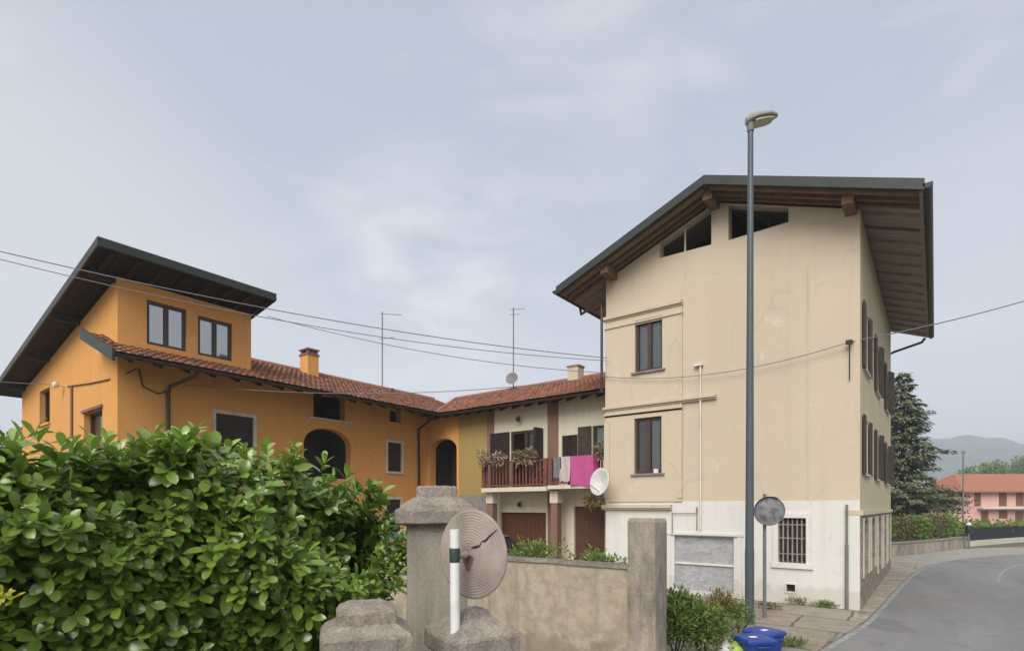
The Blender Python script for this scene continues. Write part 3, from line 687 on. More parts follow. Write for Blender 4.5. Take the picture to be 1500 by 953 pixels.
mbd = MB(); fbox(mbd,PO,o_ar[0]+.9,o_ar[1]-.45,o_ar[2],o_ar[3]-.45,1.82,1.88); mbd.build('inner_door', FRAMEB, lg)
fbox(MB(),PO,o_at[0]-.25,o_at[1]+.35,o_at[2]-.09,o_at[2]-.02,-.09,0).build('ledge', TRIMW, oh)
for r in (g1, g2):
    window(oh, PG, *r, depth=.22, fw=.05, leaves=1, room=DARKROOM, curtain=CURTW if r is g2 else None)
fbox(MB(),PG,g1[0]-.06,g1[1]+.06,g1[2]-.08,g1[2]-.004,-.06,.05).build('sill', ORANGE, oh)
fbox(MB(),PG,g2[0]-.1,g2[1]+.06,g2[3]+.004,g2[3]+.09,-.06,.05).build('lintel', BROWNP, oh)
# pipes
yd, _ = on_x(247,560,XO+.1)
mb = MB(); mb.tube([(EX+.06,yd+.25,EZ-.1),(EX-.02,yd+.2,EZ-.24),(XO+.12,yd+.02,6.15),(XO+.08,yd,5.95),(XO+.08,yd,0)],.055,10); mb.build('downpipe', PIPEB, oh)
yd, _ = on_x(614,680,XO+.1)
mb = MB(); mb.tube([(EX+.06,yd-.5,EZ-.1),(EX-.05,yd-.45,EZ-.25),(XO+.14,yd-.06,6.0),(XO+.08,yd,5.8),(XO+.08,yd,0)],.055,10); mb.build('downpipe', PIPEB, oh)
xp, zp = on_y(107,566,YG); MB().tube([(xp,YG-.04,zp),(xp,YG-.04,3)],.04,8).build('wall_pipe', BROWNP, oh)
xi, zi = on_y(94,565,YG)
mb = MB(); mb.tube([(xi,YG,zi),(xi,YG-.22,zi)],.03,6); mb.lathe((xi,YG-.24,zi-.1),[(.06,0),(.10,.05),(.10,.12),(.05,.2)],10); mb.build('cable_insulator', DISHW, oh)
pts = [at(*q) for q in ()]
mb = MB(); pl = [(100,566),(130,562),(160,556),(185,547),(200,540)]
l3 = []
for a,bq in pl:
    if a < 172: x,z = on_y(a,bq,YG); l3.append((x,YG-.03,z))
    else: y,z = on_x(a,bq,XO); l3.append((XO+.03,y,z))
mb.tube(l3,.018,5); y,z = on_x(203,540,XO); 
mb.tube([(XO+.03,y,z),(XO+.03,y+.1,z-.5),(XO+.03,y+.5,z-.65),(XO+.03,y+.8,z-.5)],.022,5); mb.build('wall_cable', PIPEB, oh)

# ------------------------------------------------------------------ row house with balcony (between the two)
YR = 2.0; PR = PY(YR)
rh = thing('row_house', 'low two storey courtyard house with balcony, between orange house and cream building', 'house', (-12, YR, 0))
def xr(px): return on_y(px, 650, YR)[0]
def zm(y): return 6.52+SL*(y-1.3)              # tile bed, eave at y=1.3
x_or, x_oc, x_br = xr(672), xr(714), xr(724); xb0, xb1 = xr(803), xr(818)
ztw = zm(YR)-.12
ar = (xr(630), xr(669), on_y(650,742,YR)[1]-.0, on_y(650,642,YR)[1])
zfl = on_y(760,713,.9)[1]
arc = archl(ar[0],ar[1],zfl,ar[3]-.5,ar[3])
mb = MB(); panel(mb, rl(XO+.004,x_or,0,ztw), [arc], PR, .35); mb.build('orange_wall', ORANGE, rh)
q = shell(MB(),PR,ar[0]-.3,ar[1]+.3,zfl,ar[3]+.05,.352,2.2).build('arched_passage', ROOM, rh)
fbox(MB(),PR,ar[0]+.25,ar[1]-.25,zfl,ar[3]-.35,1.2,1.26).build('inner_door', FRAMEB, q)
fbox(MB(),PR,x_or,x_oc,3.0,ztw,0,.3).build('ochre_wall', OCHRE, rh)
fbox(MB(),PR,x_or,x_oc,0,2.996,0,.3).build('stone_wall', GREYST, rh)
fbox(MB(),PR,x_oc,x_br,0,ztw,-.03,.3).build('pilaster', BROWNP, rh)
fbox(MB(),PR,xb0,xb1,0,ztw,-.05,.3).build('pilaster', BROWNP, rh)
d1 = rect_y(748,792,630,716,YR); w2 = rect_y(868,900,622,672,YR); gd = rect_y(733,800,750,850,YR); dd = rect_y(841,886,741,850,YR); w3 = rect_y(823,846,637,670,YR)
d1 = (d1[0],d1[1],zfl+.06,d1[3]); gd = (gd[0],gd[1],.02,gd[3]); dd = (dd[0],dd[1],.02,dd[3]); w2 = (w2[0],w2[0]+1.15,w2[2],w2[3])
mb = MB(); panel(mb, rl(x_br,xb0,0,ztw), [rl(*d1),rl(*gd)], PR, .3); panel(mb, rl(xb1,XL,0,ztw), [rl(*dd),rl(*w2),rl(*w3)], PR, .3); mb.build('wall', ROWWHITE, rh)
mb = MB(); mb.box(XO,XL,8.2,8.5,0,6.4); mb.build('rear_wall', ROWWHITE, rh)
w = window(rh, PR, *d1, depth=.1, fw=.09, curtain=CURT, cur=(.5,.95), room=DARKROOM, label='balcony door with dark shutter folded back on its left')
a = rect_y(720,747,632,716,YR); fbox(MB(),PR,a[0],a[1],zfl+.1,d1[3],-.09,-.04).build('shutter', SHUT, w)
fbox(MB(),PR,d1[1]+.01,d1[1]+.14,zfl+.1,d1[3],-.5,-.03).build('shutter', SHUT, w)
w = window(rh, PR, *w2, depth=.1, fw=.08, curtain=CURT, cur=(.1,.6), room=DARKROOM)
a = rect_y(848,867,622,670,YR); fbox(MB(),PR,a[0],a[1],w2[2],w2[3],-.08,-.03).build('shutter', SHUTB, w)
shuttered(PR, w3, rh, False)
fbox(MB(),PR,gd[0]+.004,gd[1]-.004,gd[2],gd[3]-.004,.12,.17).build('garage_door', GARD, rh)
q = fbox(MB(),PR,dd[0]+.004,dd[1]-.004,dd[2],dd[3]-.004,.1,.15).build('door', DOORB, rh)
mb = MB()
for k in range(3):
    h = (dd[3]-dd[2]-.3)/3; z = dd[2]+.12+k*(h+.03); fbox(mb,PR,dd[0]+.15,(dd[0]+dd[1])/2-.05,z,z+h-.1,.085,.098); fbox(mb,PR,(dd[0]+dd[1])/2+.05,dd[1]-.15,z,z+h-.1,.085,.098)
mb.build('door_panel', DOORB, q); MB().lathe(PR(dd[0]+.5,1.1,.08),[(.03,0),(.035,.03),(.01,.05)],10,(0,-1,0)).build('handle', IRON, q)
# balcony slabs, corbels
xA, xB, xC = on_y(705,714,.9)[0], on_y(801,712,.9)[0], XL-.002
sl1 = MB().box(xA,xB-.02,.9,YR-.002,zfl-.16,zfl).build('balcony_slab', ROWWHITE, rh)
sl2 = MB().box(xB+.02,xC,.9,YR-.06,zfl-.10,zfl+.03).build('balcony_slab', ROWWHITE, rh)
for px in (718, 812):
    x = on_y(px,760,1.2)[0]
    q = MB().box(x-.17,x+.17,1.15,1.5,zfl-.6,zfl-.162).build('pier_capital', ROWWHITE, rh)
    MB().box(x-.14,x+.14,1.18,1.47,0,zfl-.602).build('pier', BROWNP, q)
# railing
rz1 = zfl+1.0
def railing(x0, x1, slab, zf):
    mb = MB(); mb.box(x0+.16,x1-.1,.93,1.0,rz1-.06,rz1); mb.box(x0+.16,x1-.1,.94,.99,zf+.06,zf+.11); r = mb.build('railing', RAIL, rh)
    MB().box(x0+.02,x0+.18,.9,1.04,zf,rz1+.02).build('post', RAIL, r); MB().box(x1-.12,x1+.02,.9,1.04,zf,rz1+.02).build('post', RAIL, r)
    n = int((x1-x0-.3)/.16)
    for k in range(n):
        x = x0+.26+k*(x1-x0-.4)/n; MB().box(x-.026,x+.026,.945,.985,zf+.11,rz1-.06).build('baluster', RAIL, r)
    return r
railing(xA,xB-.02,sl1,zfl); railing(xB+.03,xC-.05,sl2,zfl+.03)
mb = MB(); mb.box(xA+.02,xA+.07,1.05,YR-.01,rz1-.06,rz1)
mb.build('side_rail', RAIL, rh)
# roof: front slope with a hipped left end, rear slope
yr_, zr_ = 5.2, zm(5.2); xh = -18.3; xe = -15.75
mb = MB()
lo = [(xe-.0,1.3,6.50),(XL-.002,1.3,6.50),(XL-.002,yr_,zr_),(xh,yr_,zr_)]
mb.add(lo+[(a,b,c-.07) for a,b,c in lo],[(0,1,2,3),(7,6,5,4),(0,4,5,1)])
mb.add([(XL-.002,yr_,zr_),(xh,yr_,zr_),(xh,9.0,zr_-SL*3.8),(XL-.002,9.0,zr_-SL*3.8)],[(0,1,2,3)])
mb.add([(xh,yr_,zr_),(xe,1.3,6.50),(-20.2,2.2,6.7),(-20.8,yr_,6.9)],[(0,1,2,3)])
roof = mb.build('roof', WOODD, rh)
mb = MB(); us = Vector((0,1,SL)).normalized(); run = 3.9*sqrt(1+SL*SL)
tiles(mb, (xe,1.3,6.53), (1,0,0), XL-.05-xe, us, run, trim0=xh-xe, seed=5)
mb.tube([(xh,yr_,zr_+.05),(XL-.02,yr_,zr_+.05)],.11,10)
mb.tube([(xh,yr_,zr_+.05),(xe,1.35,6.60)],.10,10)
mb.build('roof_tiles', TILE2, roof)
mb = MB(); vs = []
for x in (-16.0, XL-.01):
    for k in range(n): pass
n = 9
for x in (-15.5, XL-.01):
    for k in range(n): an = pi+pi*k/(n-1); vs.append((x, 1.24+.07*cos(an), 6.47+.08*sin(an)))
mb.add(vs, [(k,k+1,n+k+1,n+k) for k in range(n-1)], True); mb.build('gutter', PIPEB, roof)
x = -15.9
while x < XL-.2:
    mb = MB(); lo = [(x-.05,1.36,6.30),(x+.05,1.36,6.30),(x+.05,YR,6.30+SL*.64),(x-.05,YR,6.30+SL*.64)]
    mb.hexa(lo, [(a,b,c+.13) for a,b,c in lo]); mb.build('rafter', WOODD, roof); x += .62
MB().add([(-16.6,1.32,6.44),(XL-.01,1.32,6.44),(XL-.01,YR,6.44+SL*.68),(-16.6,YR,6.44+SL*.68)],[(3,2,1,0)]).build('soffit', TRIMW, roof)
a0 = on_y(835,545,5.0)[0]; a1 = on_y(850,545,5.0)[0]; zc = on_y(842,538,5.0)[1]
c = MB().box(a0,a1,4.8,5.3,7.5,zc-.0).build('chimney', CREAM2, roof)
MB().box(a0-.04,a1+.04,4.76,5.34,zc,zc+.06).build('chimney_cap', GREYST, c)

# ------------------------------------------------------------------ things on the houses
def antenna(name, label, base, ztop_, arms, dish=False):
    t = thing(name, label, 'antenna', base)
    MB().tube([base,(base[0],base[1],ztop_)],.028,7).build('mast', PIPEG, t)
    for z, L, k, ax in arms:
        mb = MB(); a = Vector((cos(ax),sin(ax),.03)); p = Vector((base[0],base[1],z)); mb.tube([p-a*.15,p+a*L],.014,5); s_ = Vector((-sin(ax),cos(ax),0))
        for i in range(k):
            q = p+a*(L*i/max(k-1,1)); h = .16+.10*(1-i/k); mb.tube([q-s_*h-Vector((0,0,.1)),q+s_*h+Vector((0,0,.1))],.008,4)
        mb.build('aerial', PIPEG, t)
    if dish:
        p = Vector((base[0]+.02,base[1]-.1,base[2]+.55))
        MB().lathe(p,[(.02,.0),(.15,.02),(.26,.06),(.3,.10),(.285,.10),(.2,.06),(.02,.03)],20,(.3,-.9,.25)).build('grid_dish', PIPEG, t)
y_, z_ = on_x(560,575,-19.7); zt_ = on_x(564,458,-19.7)[1]
antenna('roof_antenna', 'thin television antenna mast on the orange house ridge', (-19.7,y_,z_-.2), zt_, [(zt_-.1,.9,6,.9),(zt_-1.3,.6,4,.4)])
x_, z_ = on_y(752,568,5.1); zt_ = on_y(752,450,5.1)[1]
antenna('roof_antenna', 'antenna mast with small round dish on the row house ridge', (x_,5.1,z_-.15), zt_, [(zt_-.1,.55,3,.5),(zt_-.35,.3,2,.5)], True)
# white satellite dish on the cream building corner
p = at(882,706,16.7)
t = thing('satellite_dish', 'large white satellite dish on the left corner of the cream building', 'satellite dish', p)
ax = Vector((-.34,-.95,.15))
MB().lathe(p,[(.02,-.02),(.20,.01),(.34,.06),(.43,.12),(.415,.125),(.3,.075),(.02,.02)],28,ax).build('reflector', DISHW, t)
mb = MB(); mb.tube([p-ax.normalized()*.02,(XL-.02,.12,p.z-.1)],.03,7); mb.build('mount', PIPEG, t)
MB().tube([p-Vector((0,0,.36)),p+ax.normalized()*.5-Vector((0,0,.16))],.012,5).build('feed_arm', PIPEG, t)
# laundry
def cloth(name, label, x0, x1, z0, z1, y, m, group=None, cat='cloth', amp=.028):
    nx, nz = 12, 8; vs = []
    for i in range(nx+1):
        for j in range(nz+1):
            u, v = i/nx, j/nz; vs.append((x0+(x1-x0)*u+.02*sin(3*v), y-amp*(1+sin(u*9+v*2))*(1-v*.7)-.004, z0+(z1-z0)*v+.03*(1-v)*sin(u*7)))
    k = nz+1; mb = MB().add(vs, [(i*k+j,(i+1)*k+j,(i+1)*k+j+1,i*k+j+1) for i in range(nx) for j in range(nz)], True)
    # the back fall over the rail
    o = len(vs); vb = [(x, .905+.13, z) if False else (x, 1.012+.008*sin(x*20), z1-(z1-z)*.55) for x, yy, z in vs]
    mb.add(vb, [(i*k+j,i*k+j+1,(i+1)*k+j+1,(i+1)*k+j) for i in range(nx) for j in range(nz)], True)
    top = [(x0,y-.01,z1),(x1,y-.01,z1),(x1,1.012,z1+.012),(x0,1.012,z1+.012)]; mb.add(top, [(0,1,2,3)])
    o = mb.build(name, m, None, ((x0+x1)/2, y, z0)); return tag(o, label, cat, group)
YC = .885
def bx(px, py): return on_y(px, py, YC)
zr = rz1+.025
cloth('towel', 'bright pink towel hanging over the balcony railing', bx(836,690)[0], bx(869,690)[0], bx(852,711)[1], zr, YC, PINK, 'laundry on the balcony', 'towel')
cloth('towel', 'pale towel hanging left of the pink towel', bx(822,690)[0], bx(835,690)[0], bx(829,705)[1], zr+.003, YC, CLOTHW, 'laundry on the balcony', 'towel')
cloth('towel', 'narrow dark pink towel hanging right of the bright pink one', bx(869.6,690)[0], bx(876,690)[0], bx(872,709)[1], zr, YC, FUCH, 'laundry on the balcony', 'towel')
cloth('shirt', 'grey garment hanging from the balcony railing by the brown pilaster', bx(811,690)[0], bx(820,690)[0], bx(815,700)[1], zr+.004, YC, CLOTHG, 'laundry on the balcony', 'garment')
def rvec(rr): 
    while True:
        v = Vector((rr.uniform(-1,1),rr.uniform(-1,1),rr.uniform(-1,1)))
        if .05 < v.length < 1: return v.normalized()
def tuft(mb, c, rad, n, L, W, rr, up=.3, tl=(.1,.9)):
    c = Vector(c)
    for _ in range(n):
        v = rvec(rr); q = c+Vector((v.x*rad[0],v.y*rad[1],v.z*rad[2]))*rr.uniform(.35,1)
        d = (v+rvec(rr)*.7+Vector((0,0,up))).normalized(); mb.tint = min(1,max(0,rr.uniform(*tl)))
        mb.leaf(q, d, (Vector((0,0,1))+rvec(rr)*.8).normalized(), L*rr.uniform(.6,1.2), W*rr.uniform(.7,1.2), .2, .2)
def balcony_plant(label, px, py, rad, m, on_rail=True, seed=1, n=170, cat='flower pot'):
    x, z = bx(px, py); rr = random.Random(seed)
    y = .80 if on_rail else 1.2
    zb = (rz1-.12) if on_rail else zfl+.03
    t = thing('flower_pot', label, cat, (x,y,zb), 'potted flowers along the balcony')
    h = .2 if on_rail else .28
    MB().lathe((x,y,zb),[(.08,0),(.115,h*.85),(.13,h*.85),(.13,h),(.10,h),(.09,h-.03)],14).build('pot', POTT, t)
    mb = MB(); tuft(mb,(x,y,zb+h+rad[2]*.5),(rad[0]*1.25,rad[1],rad[2]*1.1),n,.14,.065,rr); tuft(mb,(x,y-.1,zb+h*.4),(rad[0]*1.1,.08,.2),n//3,.12,.05,rr,-.5); mb.build('plant', m, t)
    if on_rail: MB().tube([(x-.1,y+.05,zb+h*.7),(x-.1,.935,rz1+.01)],.01,5).build('hook', IRON, t)
balcony_plant('grey green bushy plant at the left corner of the balcony railing', 710, 668, (.22,.2,.26), FLOW, True, 1, 120)
balcony_plant('pale pink flowers on the balcony railing below the folded shutter', 733, 672, (.24,.17,.15), FLOW, True, 2)
balcony_plant('trailing yellowish plant on the railing before the balcony door', 762, 675, (.22,.17,.17), FLOW, True, 3)
balcony_plant('greenish flowers on the railing near the brown balcony post', 778, 672, (.24,.17,.2), FLOW, True, 4)
balcony_plant('red flowering plant on the balcony floor near the door', 780, 700, (.28,.12,.3), FLOWR, False, 5, 140)
balcony_plant('red flower pot beside the pale towel on the balcony', 829, 703, (.15,.1,.2), FLOWR, False, 6, 60)
balcony_plant('brownish plant at the right end of the balcony railing', 884, 674, (.24,.17,.22), FLOW, True, 8)
# wall lamps of the row house
def wlamp(label, px, py):
    x, z = on_y(px, py, YR); t = thing('wall_lamp', label, 'lamp', (x, YR-.08, z), 'small lamps of the row house')
    MB().tube([(x,YR,z+.1),(x,YR-.12,z+.12),(x,YR-.2,z+.06)],.012,6).build('arm', IRON, t)
    MB().lathe((x,YR-.2,z-.1),[(.06,0),(.09,.12),(.03,.18)],12).build('lamp_shade', IRON, t)
wlamp('small black lamp on the wall above the balcony door', 763, 614); wlamp('small black lamp above the brown garage door', 765, 738)
# dry bundle below dish
x, z = on_y(872,735,1.3); t = tag(MB().build('dry_branch', LEAFD, None, (x,1.3,z)) if False else thing('hanging_plant', 'dry brown hanging plant below the satellite dish', 'plant', (x,1.3,z-.3)), 'dry brown hanging plant below the satellite dish', 'plant')
mb = MB(); tuft(mb,(x,1.3,z),(.42,.25,.22),150,.2,.06,random.Random(12),-.2); mb.build('foliage', LEAFD, t)
MB().tube([(x,1.3,z),(x,1.3,zfl-.1)],.012,5).build('hanger', IRON, t)

# ------------------------------------------------------------------ overhead cables
def cable(label, p0, p1, sag, r=.012, n=28):
    p0, p1 = Vector(p0), Vector(p1)
    pts = [p0.lerp(p1, i/n)-Vector((0,0,sag*4*(i/n)*(1-i/n))) for i in range(n+1)]
    o = MB().tube(pts, r, 6).build('overhead_cable', CABLE, None, p0); return tag(o, label, 'cable', 'overhead cables')
e1 = at(889,524,17.0)
cable('thick overhead cable crossing the attic roof to the cream building, topmost', at(-330,285,11.5), e1, .45, .012)
cable('thin overhead cable just below the topmost thick cable', at(-330,290,11.6), at(889,528,17.05), .62, .010)
cable('overhead cable ending at the cream corner, lower of the long ones', at(392,463,15.6), at(889,546,17.05), .28, .010)
cable('low cable from the orange facade over the tiled roofs to the cream corner', at(262,562,17.0), at(889,550,17.1), .42, .011)
xk2 = on_y(1245,503,0)
cable('cable slung across the cream facade behind the lamp post', (XL-.02,-.14,on_y(889,552,0)[1]), (xk,-.15,zk), .35, .010)
cable('cable from the left edge to the insulator on the orange gable wall', at(-200,535,16), (xi,YG-.25,zi), .1, .012)
cable('cable leaving the cream corner bracket to the right above the road', (xk,-.15,zk), at(1620,402,17), .15, .016)

# ------------------------------------------------------------------ street lamp
LB = at(1098,920,11.6); lx, ly = LB.x, LB.y
t = thing('street_lamp', 'tall slate grey street lamp post in front of the cream building', 'street lamp', (lx,ly,0))
zt_ = at(1102,185,11.6).z
mb = MB(); mb.tube([(lx,ly,0),(lx,ly,1.6)],.093,16); mb.tube([(lx,ly,1.6),(lx+.02,ly,zt_)],.088,16,.055); mb.build('pole', POLEG, t)
MB().lathe((lx,ly,0),[(.15,0),(.15,.02),(.11,.06),(.098,.06)],16).build('base_collar', POLEG, t)
rt = Vector((CT,ST,0)); fw = Vector((-ST,CT,0)); tp = Vector((lx+.02,ly,zt_))
MB().lathe(tp-Vector((0,0,.12)),[(.07,0),(.075,.1),(.085,.2)],12).build('spigot', PIPEG, t)
secs = [(-.10,.06,.10,.06),(-.02,.14,.14,.05),(.15,.19,.15,.045),(.38,.17,.12,.04),(.52,.10,.07,.03),(.57,.03,.03,.015)]
vs = []; n = 12
for a, w, h, hd in secs:
    c0 = tp+rt*a+Vector((0,0,.10+a*.18))
    for k in range(n):
        an = 2*pi*k/n; s_ = sin(an); vs.append(c0+fw*(w*cos(an))+Vector((0,0,(h if s_ > 0 else hd)*s_)))
mb = MB().add(vs, [(i*n+k,i*n+(k+1)%n,(i+1)*n+(k+1)%n,(i+1)*n+k) for i in range(len(secs)-1) for k in range(n)], True); mb.add(vs[:n],[tuple(range(n))]); mb.add(vs[-n:],[tuple(range(n))])
h = mb.build('lamp_head', LAMPT, t)
vs = []
for a, w, hd in ((.06,.13,.05),(.15,.155,.05),(.36,.14,.045),(.47,.09,.036)):
    c0 = tp+rt*a+Vector((0,0,.10+a*.18-hd-.006)); vs += [c0-fw*w, c0+fw*w]
lo = [v-Vector((0,0,.025)) for v in vs]
MB().add(vs+lo, [(8+2*i,8+2*i+1,8+2*i+3,8+2*i+2) for i in range(3)]+[(2*i,2*i+2,8+2*i+2,8+2*i) for i in range(3)]+[(2*i+1,2*i+3,8+2*i+3,8+2*i+1) for i in range(3)]+[(0,1,9,8),(6,7,15,14)]).build('lens', LAMPU, h)

# ------------------------------------------------------------------ traffic mirror by the lamp
p = at(1120,890,12.2); mx_, my_ = p.x, p.y
t = thing('traffic_mirror', 'round grey traffic mirror on a thin galvanised pole beside the lamp post', 'traffic mirror', (mx_,my_,0))
MB().tube([(mx_,my_,0),(mx_,my_,at(1120,723,12.2).z)],.036,10).build('pole', POLEZ, t)
c = at(1127,748,12.0); ax = (CAM-c).normalized(); ax = (Vector((ax.x,ax.y,0))+rt*.22-Vector((0,0,.12))).normalized()
MB().lathe(c,[(.01,.03),(.12,.027),(.22,.018),(.29,.004)],28,ax).build('mirror', MIRR, t)
b_ = MB().lathe(c,[(.29,.003),(.315,.02),(.325,.0),(.315,-.03),(.2,-.06),(.02,-.07)],28,ax).build('backing', PIPEG, t)
# hood over the upper edge
vs = []; n = 12
a_ = ax.cross(Vector((0,0,1))).normalized(); u_ = a_.cross(ax).normalized()
if u_.z < 0: u_ = -u_
for k in range(n+1):
    an = radians(20+100*k/n); rr0 = a_*cos(an)+u_*sin(an)
    if k == 0: pass
    vs += [c+rr0*.325, c+rr0*.335+ax*.10]
MB().add(vs, [(2*k,2*k+2,2*k+3,2*k+1) for k in range(n)], True).build('hood', IRON, t)
MB().tube([(mx_,my_,c.z),c-ax*.06],.025,8).build('bracket', POLEZ, t)

# ------------------------------------------------------------------ near gateway: pillar, low piers, mirror back
def frustum(mb, c, loops, rz, rough=0, rr=None, sub=5):
    # loops: (half size, z); square plan with subdivided, slightly worn edges
    n = sub*4; vs = []
    for hs, z in loops:
        for k in range(n):
            sd, tt = divmod(k, sub); tt = tt/sub*2-1
            x, y = [(tt,-1),(1,tt),(-tt,1),(-1,-tt)][sd]
            rnd = max(abs(x),abs(y)); q = (x*x+y*y)**.5
            if q > 1.25: x, y = x*.955, y*.955
            j = (rr.uniform(-rough,rough) if rr else 0)
            vx, vy = x*hs+j, y*hs+(rr.uniform(-rough,rough) if rr else 0)
            vs.append((c[0]+vx*cos(rz)-vy*sin(rz), c[1]+vx*sin(rz)+vy*cos(rz), z+(rr.uniform(-rough,rough) if rr else 0)))
    m = len(loops)
    mb.add(vs, [(i*n+k,i*n+(k+1)%n,(i+1)*n+(k+1)%n,(i+1)*n+k) for i in range(m-1) for k in range(n)])
    mb.add(vs[:n],[tuple(range(n-1,-1,-1))]); mb.add(vs[-n:],[tuple(range(n))]); return mb
PYP = 4.0; pc = at(640,800,PYP); rzp = TH+radians(9); rr = random.Random(21)
def zp_(py): return at(640,py,PYP).z
t = thing('gate_pillar', 'tall concrete gate pillar with stepped pyramid cap beside the hedge', 'gate pillar', (pc.x,pc.y,0))
frustum(MB(), pc, [(.212,0),(.215,zp_(775))], rzp, .003, rr, 6).build('shaft', SHAFT, t)
frustum(MB(), pc, [(.214,zp_(777)),(.216,zp_(768)),(.283,zp_(765)),(.288,zp_(764)),(.292,zp_(748)),(.285,zp_(745)),(.262,zp_(744)),(.255,zp_(740)),(.17,zp_(729)),(.148,zp_(728)),(.145,zp_(715)),(.13,zp_(712))], rzp, .0035, rr, 9).build('cap', CONC, t)
def pier(label, px, Y, rz, tops, base, seed):
    c = at(px,900,Y); rr = random.Random(seed)
    t = thing('gate_pier', label, 'gate pier', (c.x,c.y,0), 'low concrete piers of the gateway')
    zl = lambda py: at(px,py,Y).z
    frustum(MB(), c, [(base,0),(base,zl(tops[0][1])-.03)], rz, .004, rr, 6).build('shaft', SHAFT, t)
    frustum(MB(), c, [(h, zl(py)) for h, py in tops], rz, .0022, rr, 10).build('cap', CONC, t)
pier('low concrete pier with domed cap in front of the hedge', 536, 3.0, TH+radians(18), [(.195,958),(.205,949),(.232,946),(.236,943),(.237,923),(.23,919),(.165,909),(.157,907),(.154,892),(.147,889),(.09,881),(.05,880)], .17, 31)
pier('low concrete pier with flat sloping cap at the foot of the white post', 690, 3.3, TH+radians(30), [(.18,958),(.19,951),(.222,949),(.227,946),(.227,926),(.22,922),(.10,901),(.092,898),(.085,892),(.05,890)], .16, 32)
# mirror seen from behind on a white post with a dark band
Yp = 3.12; q = at(666,900,Yp)
t = thing('traffic_mirror', 'cracked brown back of a round traffic mirror on a white post', 'traffic mirror', (q.x,q.y,0))
zz = lambda py: at(666,py,Yp).z
MB().tube([(q.x+rt.x*.012,q.y+rt.y*.012,0),(q.x,q.y,zz(775))],.028,16).build('post', POSTW, t)
MB().lathe((q.x,q.y,zz(823)),[(.0290,0),(.030,.003),(.030,zz(802)-zz(823)-.003),(.0290,zz(802)-zz(823))],16).build('band', BAND, t)
nb = (-rt*sin(radians(38))-fw*cos(radians(38))).normalized()
dc = at(691,811,Yp+.12)
prof = [(.262,-.012),(.266,.0)]; k = 0
for i in range(60):
    r_ = .262*(1-i/60); prof.append((max(r_,.004), .004+.022*(1-(r_/.262)**2)+.0020*sin(r_*2*pi/.0165)))
MB().lathe(dc, prof, 48, nb).build('mirror_back', DISCB, t)
fr_ = nb.cross(Vector((0,0,1))).normalized(); 
if fr_.dot(rt) < 0: fr_ = -fr_
MB().lathe(dc-nb*.016, [(.255,0),(.2,-.03),(.01,-.05)], 32, nb).build('mirror', MIRR, t)
pts2 = [(.20,.15),(.15,.11),(.125,.085),(.10,.08),(.085,.055),(.05,.045),(.02,.04)]
def onD(a, bz, lift=.004):
    r2 = (a*a+bz*bz)/.262**2; return dc+fr_*a+Vector((0,0,1))*bz+nb*(.004+.022*(1-r2)+lift)
mb = MB(); MBV = []
for i, (a, bz) in enumerate(pts2):
    wd = .002+.0025*((i*7)%3); MBV += [onD(a-wd*.4,bz+wd), onD(a+wd*.4,bz-wd)]
mb.add(MBV, [(2*i,2*i+2,2*i+3,2*i+1) for i in range(len(pts2)-1)])
vs = [onD(.0+.05*cos(a)*(.7+.3*sin(3*a))-.005, -.05+.075*sin(a)*(.8+.2*cos(2*a)),.003) for a in [2*pi*i/14 for i in range(14)]]
mb.build('crack', CRACKM, t)
MB().add(vs, [tuple(range(14))]).build('stain', mat('rust_stain', (.15,.095,.075), .9, .4, 20), t)
MB().tube([(q.x,q.y,dc.z),dc+nb*.05],.022,8).build('bracket', DISCB, t)

# concrete gate post, garden wall
pc2 = on_y(915,832,0); wz = 1.66
gx, gy = at(938,900,8.0).x, at(938,900,8.0).y
WY = -8.1
t = thing('gate_post', 'weathered square concrete post at the right end of the garden wall', 'gate post', (-2.05,WY,0))
px0 = on_y(918,800,WY-.22)[0]; px1 = on_y(960,800,WY-.22)[0]
rr = random.Random(41); mb = MB(); zt2 = at(940,758,8.0).z
pc3 = ((px0+px1)/2, WY)
hs = (px1-px0)/2
frustum(mb, (pc3[0],pc3[1]), [(hs,0),(hs,.6),(hs,1.2),(hs,1.8),(hs*1.01,zt2-.05),(hs*.93,zt2)], 0, .006, rr, 8); mb.build('shaft', CONC2, t)
wt = thing('garden_wall', 'stained rendered garden wall running left from the concrete post', 'wall', (-5,WY,0))
xw1 = px0+.0; xw0 = -16.5
mb = MB(); ns = 40; 
prof_ = [(xw0+(xw1-xw0)*i/ns, wz-.05+R.uniform(-.012,.012)) for i in range(ns+1)]
mb.prism_y([(xw0,0),(xw1,0)]+[(x,z) for x,z in reversed(prof_)], WY-.13, WY+.13); mb.build('wall_body', WALLC, wt)
mb = MB()
for i in range(ns):
    (xa_,za_),(xb_,zb_) = prof_[i],prof_[i+1]
    mb.hexa([(xa_,WY-.155,za_),(xb_,WY-.155,zb_),(xb_,WY+.155,zb_),(xa_,WY+.155,za_)],[(xa_,WY-.12,za_+.055),(xb_,WY-.12,zb_+.055),(xb_,WY+.12,zb_+.055),(xa_,WY+.12,za_+.055)])
mb.build('coping', WALLTOP, wt)

